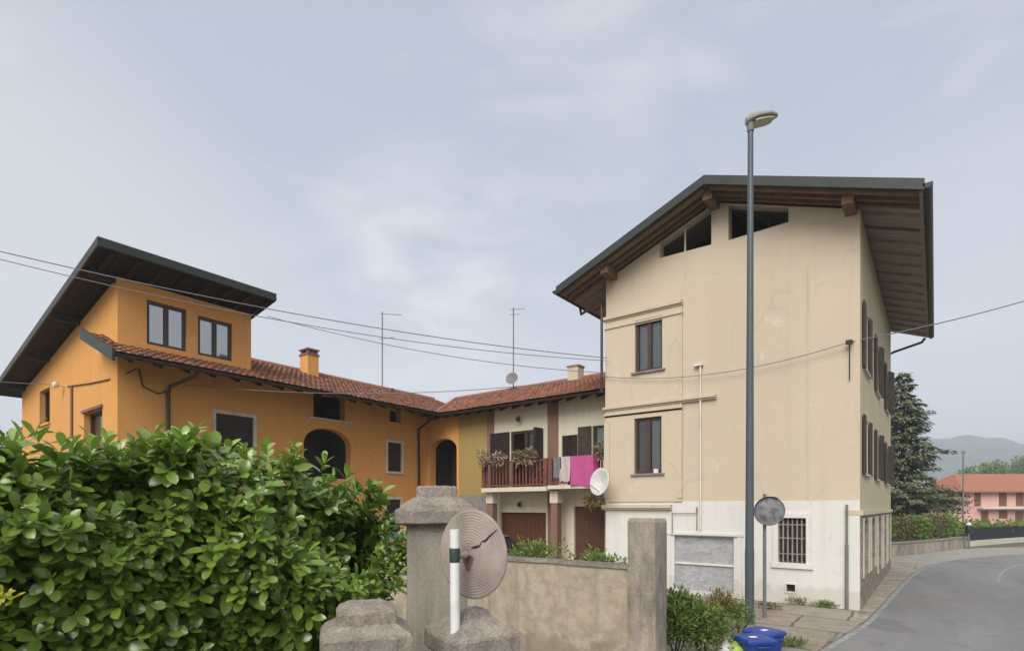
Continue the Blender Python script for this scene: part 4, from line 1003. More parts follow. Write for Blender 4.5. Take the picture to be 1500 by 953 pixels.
# ------------------------------------------------------------------ bins and bags
def bin_(label, px, py, Y, rz):
    p = at(px, py, Y); zt_ = p.z
    t = thing('recycling_bin', label, 'bin', (p.x,p.y,.0), 'blue recycling bins by the lamp post', rz)
    mb = MB(); L = [(.185,.03),(.20,.10),(.235,zt_-.09),(.25,zt_-.08),(.25,zt_-.05)]
    frustum(mb, (0,0), L, 0, 0, None, 6); mb.build('tub', BLUEP, t, local=True)
    mb = MB(); frustum(mb, (0,0), [(.262,zt_-.075),(.265,zt_-.035),(.24,zt_-.008),(.15,zt_)], 0, 0, None, 6); l = mb.build('lid', BLUEP, t, local=True)
    MB().tube([(-.1,-.27,zt_-.11),(-.09,-.30,zt_-.11),(.09,-.30,zt_-.11),(.1,-.27,zt_-.11)],.014,6).build('handle', BLUEP, t, local=True)
    MB().box(-.10,.02,-.08,.0,zt_-.001,zt_+.004).build('lid_glint', POSTW, l, local=True)  # white patch standing in for the bright reflection on the lid
bin_('blue lidded recycling bin nearer the kerb, behind the other', 1119, 921, 9.3, TH+.5)
bin_('blue lidded recycling bin in front, beside the lime bag', 1104, 931, 8.7, TH+.15)
def bag(name, label, px, py, Y, rad, m, seed):
    p = at(px, py, Y); rr = random.Random(seed); n, k = 14, 9; vs = []; zt_ = p.z
    for i in range(k):
        f = i/(k-1); r = (.75+.5*sin(pi*min(f*1.15,1)))*rad*(1 if f < .8 else (1-f)/.2*.8+.2)
        for j in range(n): 
            a = 2*pi*j/n; q = r*(1+rr.uniform(-.12,.12)); vs.append((p.x+q*cos(a),p.y+q*sin(a),.0+.03+(zt_-.03)*f+rr.uniform(-.01,.01)))
    mb = MB().add(vs, [(i*n+j,i*n+(j+1)%n,(i+1)*n+(j+1)%n,(i+1)*n+j) for i in range(k-1) for j in range(n)], True); mb.add(vs[-n:],[tuple(range(n))]); mb.add(vs[:n],[tuple(range(n-1,-1,-1))])
    tag(mb.build(name, m, None, (p.x,p.y,.03)), label, 'bag')
bag('rubbish_bag', 'lime green bag leaning on the blue bins', 1077, 938, 8.75, .14, LIME, 3)
bag('rubbish_bag', 'pale crumpled plastic bag left of the lime green bag', 1064, 936, 8.8, .13, PBAG, 4)

# ------------------------------------------------------------------ vegetation
def frame_shoot(mb, p, d, n, L, W, rr, tint0, spread=.9):
    d = d.normalized(); a = d.orthogonal().normalized(); b = d.cross(a); ph = rr.uniform(0,6.28); ln = L*1.1
    for i in range(n):
        f = i/n; an = ph+i*2.4; side = a*cos(an)+b*sin(an)
        dirv = (side*spread*(1.15-f*.75)+d*(.35+.75*f)+Vector((0,0,-.12))).normalized()
        q = p+d*(ln*f*.8)
        mb.tint = min(1,max(0,tint0+.35*f+rr.uniform(-.18,.18)))
        mb.leaf(q, dirv, (d+Vector((0,0,.6))+rvec(rr)*.25).normalized(), L*rr.uniform(.7,1.12)*(1-.25*f), W*rr.uniform(.85,1.15)*(1-.2*f), rr.uniform(.15,.4), rr.uniform(.05,.4))
# laurel hedge along the street, nearest to the camera
HX, HY0, HY1, HZ = -2.32, -19.5, -12.62, 2.78
lh = thing('laurel_hedge', 'big glossy green laurel hedge filling the lower left foreground', 'hedge', (HX-.7,-15,0))
rr = random.Random(99); mb = MB()
def wob(y, z): return .12*sin(y*2.3+1)+.13*sin(y*5.1+z*3.2)+.11*sin(z*6.3+y*2.2)-.08
def htop(y): return HZ-.03+.07*sin(y*3.1)+.07*sin(y*6.7+1)+.05*sin(y*11+2)+(-.22*max(0,(y+13.4)))
nsh = 0
while nsh < 2900:
    k = rr.random()
    if k < .52:      # front
        y = rr.uniform(-16.8,HY1); z = rr.uniform(1.35,htop(y)); x = HX+wob(y,z)-rr.uniform(0,.22)-max(0,(z-2.45))*.45
        d = Vector((1,rr.uniform(-.7,.5),rr.uniform(-.1,.9)))
    elif k < .82:     # top
        y = rr.uniform(-17.5,HY1); x = HX-.12-rr.uniform(0,1.25); z = htop(y)-rr.uniform(.0,.20)+.05*sin(x*7+y*3)
        d = Vector((rr.uniform(-.2,.6),rr.uniform(-.4,.4),1))
    else:            # end towards the gateway
        z = rr.uniform(1.3,2.66); x = HX-rr.uniform(0,1.3); y = HY1+.12+.25*sin((z-1.2)*1.4)-rr.uniform(0,.25)-max(0,z-2.35)*.8
        d = Vector((rr.uniform(-.1,.9),.9,rr.uniform(0,.8)))
    young = max(0,min(1,(z-2.35)*1.4))
    L_ = rr.choice((rr.uniform(.08,.12),rr.uniform(.11,.17),rr.uniform(.11,.17)))
    frame_shoot(mb, Vector((x,y,z)), d+rvec(rr)*.35, rr.randint(5,9), L_, L_*rr.uniform(.42,.54), rr, rr.uniform(.05,.28)+.42*young*rr.random()+(.25 if rr.random()<.22 else 0))
    nsh += 1
# long young shoots standing above the top
for px, py, Y in ((60,628,3.3),(150,637,3.4),(262,632,3.8),(275,628,3.7),(300,640,3.7),(330,645,3.9),(392,645,4.1),(430,655,4.2),(25,640,3.0),(110,645,3.3),(352,650,4.2),(470,662,4.4),(200,650,3.7),(232,642,3.6),(505,678,4.5),(85,640,3.2),(10,634,3.1),(130,642,3.2)):
    p = at(px, py+22, Y)
    frame_shoot(mb, p-Vector((0,0,.06)), Vector((rr.uniform(-.2,.2),rr.uniform(-.2,.2),1)), 8, .145, .058, rr, .62, .6)
for _ in range(70):
    y = rr.uniform(-16.5,HY1-.2); x = HX-rr.uniform(.1,1.2); z = htop(y)+rr.uniform(-.02,.10)
    frame_shoot(mb, Vector((x,y,z)), Vector((rr.uniform(-.3,.4),rr.uniform(-.3,.3),1)), rr.randint(6,9), rr.uniform(.10,.15), rr.uniform(.045,.06), rr, .6, .65)
# loose branch low beside the pillar
for px, py, Y in ((560,790,4.35),(575,800,4.35),(588,812,4.35),(570,830,4.3),(585,842,4.3),(596,826,4.35),(560,850,4.2),(545,815,4.2),(578,860,4.2),(550,870,4.1),(592,800,4.4),(600,835,4.35),(530,845,3.9),(515,860,3.8),(505,875,3.7),(540,860,3.9),(525,870,3.8),(490,850,3.8)):
    for _ in range(3):
        frame_shoot(mb, at(px+rr.uniform(-9,9), py+rr.uniform(-9,9), Y), Vector((.5,.2,.7))+rvec(rr)*.6, 7, .095, .042, rr, .38)
# inner leaves, tinted dark to paint shade into the hedge gaps
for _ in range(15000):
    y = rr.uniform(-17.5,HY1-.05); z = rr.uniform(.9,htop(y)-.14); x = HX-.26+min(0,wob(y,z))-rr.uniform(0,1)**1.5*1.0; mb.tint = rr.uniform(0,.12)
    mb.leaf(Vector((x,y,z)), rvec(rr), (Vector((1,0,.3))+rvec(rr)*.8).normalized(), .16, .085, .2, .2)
for _ in range(2500):
    y = rr.uniform(-18.5,HY1-.05); z = rr.uniform(.1,.95); x = HX-rr.uniform(0,1.1); mb.tint = rr.uniform(0,.4)
    mb.leaf(Vector((x,y,z)), rvec(rr), rvec(rr), .16, .085, .2, .2)
mb.build('foliage', LEAFL, lh)
mb = MB()
for _ in range(60):
    y = rr.uniform(-16.2,HY1-.1); z = rr.uniform(1.5,htop(y)); mb.tint = rr.uniform(0,1)
    mb.leaf(Vector((HX+wob(y,z)+rr.uniform(-.12,.06),y,z)), rvec(rr)+Vector((.5,0,-.3)), rvec(rr), rr.uniform(.06,.11), .04, .4, .5)
mb.build('withered_leaves', LEAFD, lh)
YELL = leafmat('yellow_leaf', (.22,.23,.02), (.36,.37,.03), (.48,.46,.06), .4, .25, .4)
for px, py, Y in ((8,872,2.74),(18,880,2.74),(590,775,4.6)):
    mb = MB(); mb.tint = .9; frame_shoot(mb, at(px, py, Y), Vector((.8,-.3,.5))+rvec(rr)*.3, 7, .065, .024, rr, .7); mb.build('yellow_shoot', YELL, lh)
for _ in range(36):
    y = rr.uniform(-16.2,HY1); z = htop(y) if rr.random()<.5 else rr.uniform(1.6,2.6); p = Vector((HX+(wob(y,z) if z<2.55 else -rr.uniform(.1,.9)),y,z-.15)); d = Vector((rr.uniform(.1,.5),rr.uniform(-.4,.4),rr.uniform(.3,1)))
    MB().tube([p,p+d*.14,p+d*.25+rvec(rr)*.03],.005,5,.003).build('twig', TWIG, lh)

def bush(name, label, cat, c, rad, n, L, W, m, seed, group=None, tl=(.05,.95), stems=6, blade=False):
    rr = random.Random(seed); c = Vector(c); t = thing(name, label, cat, (c.x,c.y,0), group); mb = MB()
    ncl = max(4, n//45)
    cl = []
    for _ in range(ncl):
        v = rvec(rr); v.z = abs(v.z)*1.1-.15; cl.append((Vector((c.x+v.x*rad[0]*rr.uniform(.3,.85), c.y+v.y*rad[1]*rr.uniform(.3,.85), max(.06,c.z+v.z*rad[2]*rr.uniform(.4,.95)))), rr.uniform(-.2,.2)))
    for i in range(n):
        cc, tv = cl[i%ncl]; v = rvec(rr); s_ = rr.uniform(.2,1)
        q = cc+Vector((v.x*rad[0]*.42,v.y*rad[1]*.42,v.z*rad[2]*.42))*s_; q.z = max(.03,q.z)
        mb.tint = min(1,max(0,rr.uniform(*tl)+tv))
        mb.leaf(q, (v*.7+rvec(rr)*.6+Vector((0,0,.55))).normalized(), (Vector((0,0,1))+rvec(rr)*.8).normalized(), L*rr.uniform(.6,1.3), W*rr.uniform(.7,1.2), .25, .25)
    mb.build('foliage', m, t)
    mb = MB()
    for i in range(stems):
        cc = cl[i%ncl][0]; mb.tube([(c.x+rr.uniform(-.1,.1)*rad[0],c.y+rr.uniform(-.1,.1)*rad[1],0),(c.x*.5+cc.x*.5,c.y*.5+cc.y*.5,cc.z*.55),cc],.016,5,.006)
    mb.build('stem', TWIG, t); return t
a = at(990,900,8.9); bush('bush', 'dense green bush growing right against the concrete post', 'bush', (a.x,a.y,.56), (.50,.55,.56), 5000, .10, .032, LEAFW, 51, None, (.1,.8))
a = at(1030,915,8.9); bush('bush', 'low olive green bush left of the lamp post', 'bush', (a.x,a.y,.42), (.50,.48,.52), 3600, .09, .028, LEAFW, 52, None, (.3,1.0))
a = at(1058,905,10.6); bush('weed_clump', 'tall dry brownish weeds growing left of the lamp post', 'weeds', (a.x,a.y,.42), (.45,.35,.48), 1000, .12, .02, LEAFD, 53, None, (.1,1.0))
a = at(1082,915,10.4); bush('weed_clump', 'green weeds growing at the foot of the lamp post', 'weeds', (a.x,a.y,.3), (.3,.3,.42), 700, .09, .02, LEAFW, 54, None, (.3,1.0))
def weedat(px, py, label, rad, n, m, seed, L=.12, W=.014):
    x, y = on_z(px, py); bush('weed_clump', label, 'weeds', (x,y,.06), rad, n, L, W, m, seed, None, (.2,1.0), 3)
weedat(1172, 886, 'flat tuft of yellowish grass below the wall vent', (.55,.22,.12), 420, LEAFD, 61)
weedat(1216, 892, 'small green grass tuft near the white corner of the building', (.4,.14,.1), 220, LEAFW, 62)
weedat(1150, 948, 'short green weeds right of the blue bins', (.45,.3,.1), 330, LEAFW, 63)
weedat(1120, 893, 'sparse weeds at the foot of the mirror pole', (.4,.2,.08), 200, LEAFD, 64)
# plants behind the garden wall
for i, (px, py, w, h) in enumerate(((780,812,1.1,.5),(868,822,.7,.35),(905,826,.5,.4))):
    a = at(px, py, 11.5)
    bush('shrub', ['broad yellow green shrub showing over the garden wall', 'thin green plants over the wall before the brown door', 'small green plant over the wall beside the concrete post'][i], 'shrub', (a.x,a.y,a.z-h*.35), (w,.5,h), 900 if i == 0 else 380, .10, .035, LEAFW, 70+i, 'plants behind the garden wall', (.45,1.0))

# conifer
def conifer(label, base, H, rad, seed):
    rr = random.Random(seed); t = thing('conifer_tree', label, 'tree', base)
    MB().tube([(base[0],base[1],0),(base[0]+.05,base[1],H*.5),(base[0],base[1],H*.98)],.32,10,.03).build('trunk', BARK, t)
    mb = MB(); br = MB(); z = 1.6
    while z < H:
        f = (z-1.6)/(H-1.6); Rr = rad*(1-f)**.75*(.75+.25*sin(z*2.2))+.15
        nb_ = 7 if f < .8 else 5
        ph = rr.uniform(0,6.28)
        for k in range(nb_):
            a = ph+2*pi*k/nb_+rr.uniform(-.3,.3); L = Rr*rr.uniform(.65,1.15); dv = Vector((cos(a),sin(a),0)); sv = Vector((-sin(a),cos(a),0))
            p0 = Vector((base[0],base[1],z+rr.uniform(-.15,.15))); tv = rr.uniform(-.15,.2)
            br.tube([p0,p0+dv*L*.5+Vector((0,0,-.05*L)),p0+dv*L+Vector((0,0,-.02*L))],.03,4,.008)
            ns_ = int(12+L*26)
            for i in range(ns_):
                u = rr.uniform(.12,1.04); q = p0+dv*(L*u)+sv*rr.uniform(-1,1)*(.10+.34*L*(1-u)*.9+.12)+Vector((0,0,-.05*L*u+rr.uniform(-.16,.08)))
                mb.tint = min(1,max(0,.15+.55*u+tv+rr.uniform(-.2,.2)))
                dd_ = (dv+sv*rr.uniform(-.9,.9)+Vector((0,0,rr.uniform(-.5,.15)))).normalized()
                mb.leaf(q, dd_, (Vector((0,0,1))+rvec(rr)*.5).normalized(), rr.uniform(.25,.50), rr.uniform(.09,.17), .1, .3)
        z += .30+.10*(1-f)
    c_ = mb.build('crown', LEAFC, t); br.build('branch', BARK, t)
a = at(1322,760,40); conifer('tall dark conifer standing behind the low hedge past the cream building', (a.x,a.y,0), at(0,546,40).z, 4.0, 81)
a = at(1350,760,43); bush('dark_shrub', 'dark green shrub below the conifer', 'shrub', (a.x,a.y,2.2), (3.4,2,1.8), 2600, .30, .12, LEAFC, 82, None, (.1,.6))
# small trees at far left and behind the houses
a = at(-20,660,34); 
def tree(label, base, H, rad, seed, m=LEAFH, n=3500, L=.3):
    rr = random.Random(seed); t = thing('broadleaf_tree', label, 'tree', base)
    top = Vector((base[0],base[1],H*.55))
    MB().tube([base,top],.16,8,.07).build('trunk', BARK, t)
    mb = MB(); br = MB(); cl = []
    for _ in range(16):
        v = rvec(rr); q = Vector((base[0]+v.x*rad*.75,base[1]+v.y*rad*.75,H*.66+v.z*H*.26)); cl.append(q); br.tube([top,top.lerp(q,.5)+Vector((0,0,.1)),q],.05,5,.015)
    for i in range(n):
        q = cl[i%16]; v = rvec(rr); mb.tint = min(1,max(0,rr.uniform(.1,.7)+.25*v.z))
        mb.leaf(q+v*rad*.42*rr.uniform(.3,1), (v+rvec(rr)).normalized(), (Vector((0,0,1))+rvec(rr)*.7).normalized(), L*rr.uniform(.6,1.2), L*.5, .2, .2)
    mb.build('crown', m, t); br.build('branch', BARK, t)
tree('small green tree behind the hedge at the far left edge', (a.x,a.y,0), 7.3, 1.9, 91)
for i, (px, Y, H, rd, lb) in enumerate(((1328,118,9.5,4,'round dark tree behind the pink house roof, left one'),(1420,150,13.0,4,'small round tree behind the left end of the pink house roof'),(1455,165,15.5,6,'broad dark tree rising behind the pink house ridge'),(1492,190,19.0,7,'tall green tree behind the pink house near the right edge'))):
    if i == 0: continue
    a = at(px,700,Y); tree(lb, (a.x,a.y,0), H, rd, 95+i, LEAFH, 2200, .9)

# roadside wall with hedge on top
wp = [at(1296,760,27.5), at(1340,760,29.0), at(1380,760,31.0), at(1413,760,33.5)]
wp = [Vector((p.x,p.y)) for p in wp]
def strip(mb, pts, th, z0, z1):
    a, b = off(pts, -th/2), off(pts, th/2)
    for i in range(len(pts)-1):
        mb.hexa([(a[i].x,a[i].y,z0),(b[i].x,b[i].y,z0),(b[i+1].x,b[i+1].y,z0),(a[i+1].x,a[i+1].y,z0)],[(a[i].x,a[i].y,z1),(b[i].x,b[i].y,z1),(b[i+1].x,b[i+1].y,z1),(a[i+1].x,a[i+1].y,z1)])
    return mb
t = thing('roadside_wall', 'low grey concrete wall along the bend of the road', 'wall', (wp[1].x,wp[1].y,0))
strip(MB(), wp, .25, 0, .62).build('wall_body', CONC2, t); strip(MB(), wp, .32, .623, .70).build('coping', GREYST, t)
fp = [at(1416,760,34.5), at(1460,760,37), at(1530,760,41)]; fp = [Vector((p.x,p.y)) for p in fp]
t = thing('roadside_wall', 'pale low wall with dark netting fence in front of the pink house', 'wall', (fp[1].x,fp[1].y,0))
strip(MB(), fp, .2, 0, .35).build('wall_body', TRIMW, t)
strip(MB(), fp, .04, .353, 1.15).build('netting', mat('dark_netting', (.02,.025,.028), .8, .2, 4), t)
def hedge(label, pts, z0, z1, w, n, m, seed, L=.14, tl=(.1,.9), top=.1):
    rr = random.Random(seed); t = thing('clipped_hedge', label, 'hedge', (pts[0].x,pts[0].y,z0), 'roadside hedges'); mb = MB()
    for _ in range(n):
        i = rr.randrange(len(pts)-1); q = pts[i].lerp(pts[i+1], rr.random()); hz = z1+top*sin(q.x*3+q.y*2)+rr.uniform(-.1,.1)
        p = Vector((q.x+rr.uniform(-w,w),q.y+rr.uniform(-w,w),rr.uniform(z0,hz))); mb.tint = rr.uniform(*tl)
        mb.leaf(p, (rvec(rr)+Vector((0,0,.4))).normalized(), rvec(rr), L*rr.uniform(.6,1.3), L*.5, .2, .2)
    mb.build('foliage', m, t); mb = MB()
    for i in range(len(pts)-1):
        for k in range(4):
            q = pts[i].lerp(pts[i+1],(k+.5)/4); mb.tube([(q.x,q.y,0),(q.x,q.y,z1-.25)],.04,5)
    mb.build('stem', BARK, t)
nx = off(wp, -.45)
sg = [nx[0], nx[0].lerp(nx[1],.55), nx[1].lerp(nx[2],.25), nx[1].lerp(nx[2],.75), nx[2].lerp(nx[3],.45), nx[3]]
for i, lb in enumerate(('green section of clipped hedge nearest the cream building', 'brownish section of clipped hedge right of the first green one', 'narrow green section in the middle of the clipped hedge', 'brown section of clipped hedge left of its bright green end', 'bright green right end of the clipped hedge by the pole')):
    hedge(lb, [sg[i], sg[i].lerp(sg[i+1],.5), sg[i+1]], .3, 1.95, .28, 1100, LEAFR if i in (1,3) else LEAFH, 110+i, .16)
hedge('low bright green hedge over the dark netting before the pink house', off(fp,-.5), .4, 1.45, .35, 1800, LEAFH, 120, .2, (.3,1.0), .12)
# far utility pole and marker post
a = at(1411,800,36)
t = thing('utility_pole', 'thin grey pole at the right end of the roadside hedge', 'pole', (a.x,a.y,0))
MB().tube([(a.x,a.y,0),(a.x,a.y,at(0,660,36).z)],.06,8,.045).build('pole', POLEZ, t)
MB().box(a.x-.12,a.x+.12,a.y-.05,a.y+.05,at(0,663,36).z,at(0,660,36).z).build('cross_arm', POLEZ, t)
a = at(1419,800,32.5)
t = thing('marker_post', 'small marker post with white top at the bend of the road', 'marker post', (a.x,a.y,0))
MB().tube([(a.x,a.y,0),(a.x,a.y,.95)],.05,8).build('post', PIPEG, t); MB().lathe((a.x,a.y,.95),[(.15,0),(.17,.1),(.17,.38),(.12,.46)],12).build('dark_body', IRON, t); MB().lathe((a.x,a.y,1.412),[(.12,0),(.14,.06),(.08,.16)],12).build('white_top', POSTW, t)

# ------------------------------------------------------------------ pink house (far)
YP = 80.0; o = at(1385,760,YP); SC = YP/F
ph_ = thing('pink_house', 'pink two storey house with orange roof beyond the road bend', 'house', (o.x,o.y,0), None, TH)
def X(px): return (px-1385)*SC
def Z(py): return CH+(HY-py)*SC
Pp = PY(0)
XE = 16.0
ops = [(1427,1437,721,741),(1463,1475,721,741),(1488,1500,721,741),(1437,1448,748,768),(1463,1476,747,759),(1487,1500,748,769)]
opr = [(X(a),X(b),max(Z(d),.02),Z(c)) for a,b,c,d in ops]
XM = X(1411)
mb = MB(); panel(mb, rl(XM,XE,0,Z(717)), [rl(*r) for r in opr], Pp, .3); mb.box(XM,XM+.3,.31,9,0,Z(717)); mb.box(XE-.3,XE,.31,9,0,Z(717)); mb.box(XM+.31,XE-.31,8.7,9,0,Z(717)); mb.build('wall', PINKW, ph_, local=True)
for r in opr:
    fbox(MB(),Pp,r[0]+.01,r[1]-.01,r[2],r[3]-.01,.08,.16).build('shutter', FARSH, ph_, local=True)
zr0, zr1 = Z(719), Z(694)+.3
mb = MB(); mb.add([(XM-.7,-.8,zr0),(XE+.7,-.8,zr0),(XE+.7,4.5,zr1),(XM+2.2,4.5,zr1),(XE+.7,9.8,zr0),(XM-.7,9.8,zr0)],[(0,1,2,3),(3,2,4,5),(0,3,5)]); mb.add([(XM-.7,-.8,zr0),(XE+.7,-.8,zr0),(XE+.7,-.8,zr0-.2),(XM-.7,-.8,zr0-.2)],[(0,1,2,3)]); mb.add([(XM-.7,-.8,zr0-.2),(XE+.7,-.8,zr0-.2),(XE+.7,9.8,zr0-.2),(XM-.7,9.8,zr0-.2)],[(0,3,2,1)]); mb.build('roof', FARTILE, ph_, local=True)
MB().box(X(1431),XE,-1.0,-.01,Z(745),Z(742)).build('balcony', FARW, ph_, local=True)
mb = MB(); mb.box(X(1388),XM-.01,-1.0,4,0,Z(735)); mb.build('porch', PINKW, ph_, local=True)
mb = MB(); mb.add([(X(1383),-1.6,Z(735)),(XM-.0,-1.6,Z(735)),(XM,1.5,Z(722)),(X(1395),1.5,Z(722)),(XM,4.6,Z(735)),(X(1383),4.6,Z(735))],[(0,1,2,3),(3,2,4,5),(0,3,5),(0,5,4,1)]); mb.build('porch_roof', FARTILE, ph_, local=True)

# ------------------------------------------------------------------ parked car and playhouse in the courtyard
a = at(757,790,19.0)
car = thing('parked_car', 'grey parked car mostly hidden behind the round mirror and garden wall', 'car', (a.x-1.9,a.y-.1,0))
W = .82
def loft(mb, secs, smooth=True):
    n = len(secs[0]); vs = [p for s_ in secs for p in s_]
    mb.add(vs, [(i*n+k,i*n+(k+1)%n,(i+1)*n+(k+1)%n,(i+1)*n+k) for i in range(len(secs)-1) for k in range(n)], False); mb.add(vs[:n],[tuple(range(n-1,-1,-1))]); mb.add(vs[-n:],[tuple(range(n))])
body = [(-1.95,.45,.30,.74),(-1.75,.72,.22,.86),(-.9,.8,.2,.95),(.9,.82,.2,.98),(1.65,.80,.22,.98),(1.9,.68,.32,.86)]
mb = MB(); loft(mb, [[(x,-w,zl),(x,w,zl),(x,w,(zl+zh)/2+.1),(x,w*.9,zh),(x,-w*.9,zh),(x,-w,(zl+zh)/2+.1)] for x,w,zl,zh in body]); mb.build('body', CARP, car, local=True)
mb = MB(); loft(mb, [[(-.85,-.72,.93),(-.85,.72,.93),(-.8,.7,.99),(-.8,-.7,.99)],[(-.2,-.7,.95),(-.2,.7,.95),(-.15,.58,1.42),(-.15,-.58,1.42)],[(1.2,-.7,.96),(1.2,.7,.96),(1.15,.58,1.44),(1.15,-.58,1.44)],[(1.8,-.66,.96),(1.8,.66,.96),(1.68,.62,1.05),(1.68,-.62,1.05)]]); cab = mb.build('cabin', CARG, car, local=True)
MB().hexa([(-.22,-.58,1.425),(1.22,-.58,1.445),(1.22,.58,1.445),(-.22,.58,1.425)],[(-.15,-.5,1.47),(1.15,-.5,1.49),(1.15,.5,1.49),(-.15,.5,1.47)]).build('roof', CARP, car, local=True)
for x in (-1.2,1.2):
    for s_ in (-1,1): MB().lathe((x,s_*.70,.31),[(.2,-.09),(.31,-.09),(.31,.09),(.2,.09)],20,(0,s_,0)).build('wheel', RUBBER, car, local=True)
a = at(574,778,20)
pt = thing('playhouse', 'small blue roofed playhouse in the courtyard, just past the hedge end', 'playhouse', (a.x,a.y,0), None, TH)
z = a.z; BLUR = mat('faded_blue_plastic', (.07,.12,.33), .6, .15, 3); ORP = mat('orange_plastic', (.5,.2,.05), .6, .2, 3)
MB().box(-.42,.42,-.4,.4,0,z-.30).build('wall', ORP, pt, local=True)
MB().prism_y([(-.54,z-.28),(.54,z-.28),(.46,z),(-.46,z)], -.55, .55).build('roof', BLUR, pt, local=True)
MB().box(-.2,.15,-.43,-.402,z-.75,z-.42).build('window', BAND, pt, local=True)

# ------------------------------------------------------------------ distant hills and mountain
def terrain(name, m, hfun, k0, k1, y0, y1, nk, nyy):
    vs = []
    for i in range(nk+1):
        k = k0+(k1-k0)*i/nk
        for j in range(nyy+1):
            Y = y0+(y1-y0)*j/nyy; p = at(CXP+k*F, HY, Y); vs.append((p.x,p.y,-.5+hfun(k, j/nyy)))
    w = nyy+1
    return struct(MB().add(vs, [(i*w+j,(i+1)*w+j,(i+1)*w+j+1,i*w+j+1) for i in range(nk) for j in range(nyy)], True).build(name, m))
m, nt, b = nm('forested_slope')
c = ramp(nt, noise(nt, .02, 8, .7), [(.35, (.018,.036,.018)), (.6, (.035,.06,.025)), (.75, (.06,.085,.035))])
nt.links.new(c, b.inputs['Base Color']); b.inputs['Roughness'].default_value = 1; bump(nt, b, noise(nt, .12, 5, .7), 1, 4)
FOREST = m
def ripple(k, s): return sum(sin(k*f*s+f)*1/f for f in (7,13,29,61))/ .3
def mh(k, f):
    px = CXP+k*F
    H = 98+66*math.exp(-((px-1385)/80)**2)+30*math.exp(-((px-1640)/190)**2)+36*math.exp(-((px-1490)/60)**2)
    if px < 1200: H = 60+40*max(0,(px-900)/300)
    return max(0,H*1.06*(sin(pi*min(f,1)*.5/.55) if f < .55 else cos((f-.55)/.45*pi/2))+4*sin(k*41+f*9)+3*sin(k*97+f*5))*min(1,f*5)
terrain('mountain', FOREST, mh, -1.6, 1.9, 850, 1900, 220, 24)
def hh(k, f):
    px = CXP+k*F
    return max(0,(42*math.exp(-((px-1545)/80)**2)+6)*sin(pi*f)+1.6*sin(k*160+f*17)+1.2*sin(k*330+f*31))*min(1,f*6)
terrain('hill', FOREST, hh, .75, 1.6, 260, 480, 160, 16)

# haze: a thin even volume round everything
m = bpy.data.materials.new('haze_air'); m.use_nodes = True; nt = m.node_tree; nt.nodes.clear()
o = N(nt, 'ShaderNodeOutputMaterial'); v = N(nt, 'ShaderNodeVolumePrincipled')
v.inputs['Color'].default_value = (.86,.91,1.0,1); v.inputs['Density'].default_value = .00075; v.inputs['Anisotropy'].default_value = .2
nt.links.new(v.outputs[0], o.inputs['Volume'])
hz = MB().box(-2200,2600,-400,2600,-1.6,230).build('haze', m); hz['kind'] = 'stuff'

# ------------------------------------------------------------------ world, sun, camera
SUN_EL, SUN_DIR = radians(42), Vector((.30,-.95))      # direction towards the sun, in plan
az = atan2(SUN_DIR.x, SUN_DIR.y)                         # clockwise from +y
wd = bpy.data.worlds.new('World'); S.world = wd; wd.use_nodes = True; nt = wd.node_tree
bg = nt.nodes['Background']; bg.inputs[1].default_value = .1
sky = N(nt, 'ShaderNodeTexSky', sky_type='NISHITA'); sky.sun_disc = False; sky.sun_elevation = SUN_EL; sky.sun_rotation = az; sky.dust_density = 3.0
tc = N(nt, 'ShaderNodeTexCoord'); sx = N(nt, 'ShaderNodeSeparateXYZ'); nt.links.new(tc.outputs['Generated'], sx.inputs[0])
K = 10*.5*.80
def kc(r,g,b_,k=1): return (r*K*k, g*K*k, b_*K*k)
veil = ramp(nt, sx.outputs[2], [(0.0, kc(.86,.85,.85)), (.12, kc(.78,.78,.80)), (.3, kc(.57,.60,.665)), (.52, kc(.465,.51,.59)), (.68, kc(.45,.495,.58)), (.82, kc(.85,.9,1.0)), (1.0, kc(1.1,1.13,1.2))])  # veil made brighter overhead, out of view, to add fill light
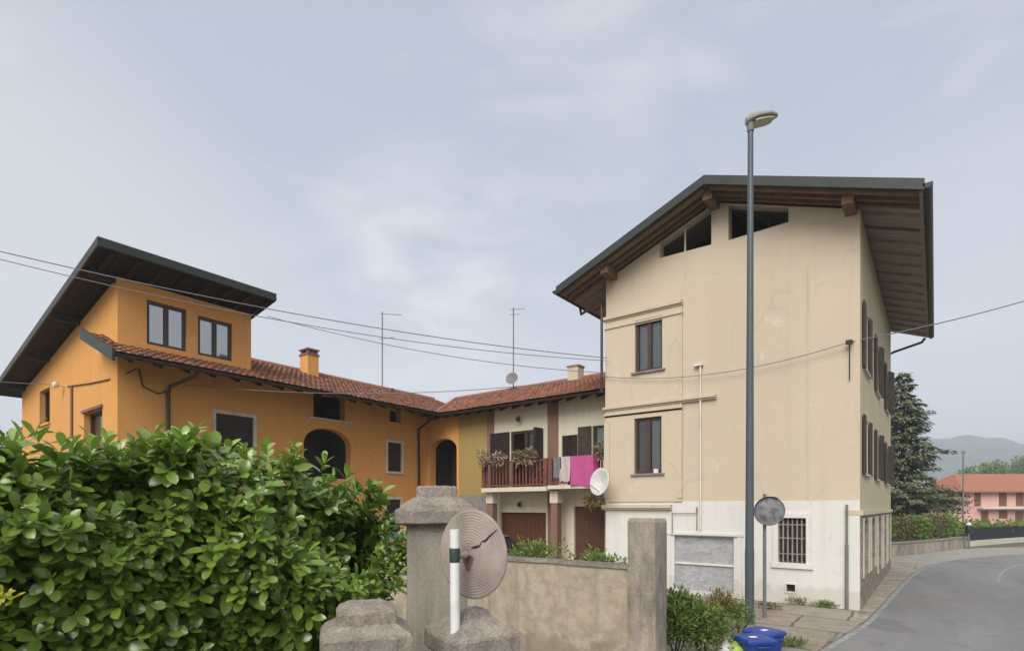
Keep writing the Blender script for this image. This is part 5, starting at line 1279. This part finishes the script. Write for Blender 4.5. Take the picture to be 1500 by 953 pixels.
# thin cloud, brighter towards the left of the street
vd = N(nt, 'ShaderNodeVectorMath', operation='DOT_PRODUCT'); nt.links.new(tc.outputs['Generated'], vd.inputs[0]); vd.inputs[1].default_value = tuple((-rt*.8+fw*.6))
lf = ramp(nt, vd.outputs['Value'], [(.76, 0.0), (.88, .8), (1.0, .95)])
veil = mixc(nt, lf, veil, kc(.68,.68,.68))
rf = N(nt, 'ShaderNodeVectorMath', operation='DOT_PRODUCT'); nt.links.new(tc.outputs['Generated'], rf.inputs[0]); rf.inputs[1].default_value = tuple((rt*.72+fw*.69))
veil = mixc(nt, ramp(nt, rf.outputs['Value'], [(.84, 0.0), (.98, .75)]), veil, kc(.66,.665,.69))
nz = noise(nt, 2.2, 6, .6, (1,1,3.2), 'Generated', .6)
veil = mixc(nt, ramp(nt, nz, [(.50, 0.0), (.72, .6)]), veil, kc(.76,.75,.76))
cdv = N(nt, 'ShaderNodeVectorMath', operation='DOT_PRODUCT'); nt.links.new(tc.outputs['Generated'], cdv.inputs[0]); cdv.inputs[1].default_value = tuple((-rt*.13+fw*.90+Vector((0,0,.36))).normalized())
cm = N(nt, 'ShaderNodeMath', operation='MULTIPLY'); nt.links.new(ramp(nt, cdv.outputs['Value'], [(.972, 0.0), (.997, 1.0)]), cm.inputs[0]); nt.links.new(ramp(nt, noise(nt, 4.5, 7, .62, (1,1,2.4), 'Generated', .5), [(.40, 0.0), (.66, .75)]), cm.inputs[1])
veil = mixc(nt, cm.outputs[0], veil, kc(.90,.88,.87))
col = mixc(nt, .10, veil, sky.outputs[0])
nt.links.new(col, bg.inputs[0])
sl_ = bpy.data.lights.new('sun', 'SUN'); sl_.energy = 1.5; sl_.angle = radians(40); sl_.color = (1,.95,.88)
so = bpy.data.objects.new('sun', sl_); COL.objects.link(so)
tv = Vector((SUN_DIR.x*cos(SUN_EL), SUN_DIR.y*cos(SUN_EL), sin(SUN_EL)))
so.rotation_euler = tv.to_track_quat('Z','Y').to_euler(); so.location = (0,-30,40)
cd = bpy.data.cameras.new('camera'); co = bpy.data.objects.new('camera', cd); COL.objects.link(co)
cd.sensor_fit = 'HORIZONTAL'; cd.sensor_width = 36; cd.lens = F/1500*36; cd.shift_y = (HY-476.5)/1500; cd.clip_start = .05; cd.clip_end = 9000
co.location = CAM; co.rotation_euler = (pi/2, 0, TH)
S.camera = co
vs_ = S.view_settings; vs_.view_transform = 'Standard'; vs_.look = 'None'; vs_.exposure = 1.45; vs_.gamma = 1; vs_.use_curve_mapping = False
S.render.engine = 'CYCLES'
S.cycles.max_bounces = 8; S.cycles.transparent_max_bounces = 16; S.cycles.volume_bounces = 1
S.cycles.use_denoising = True
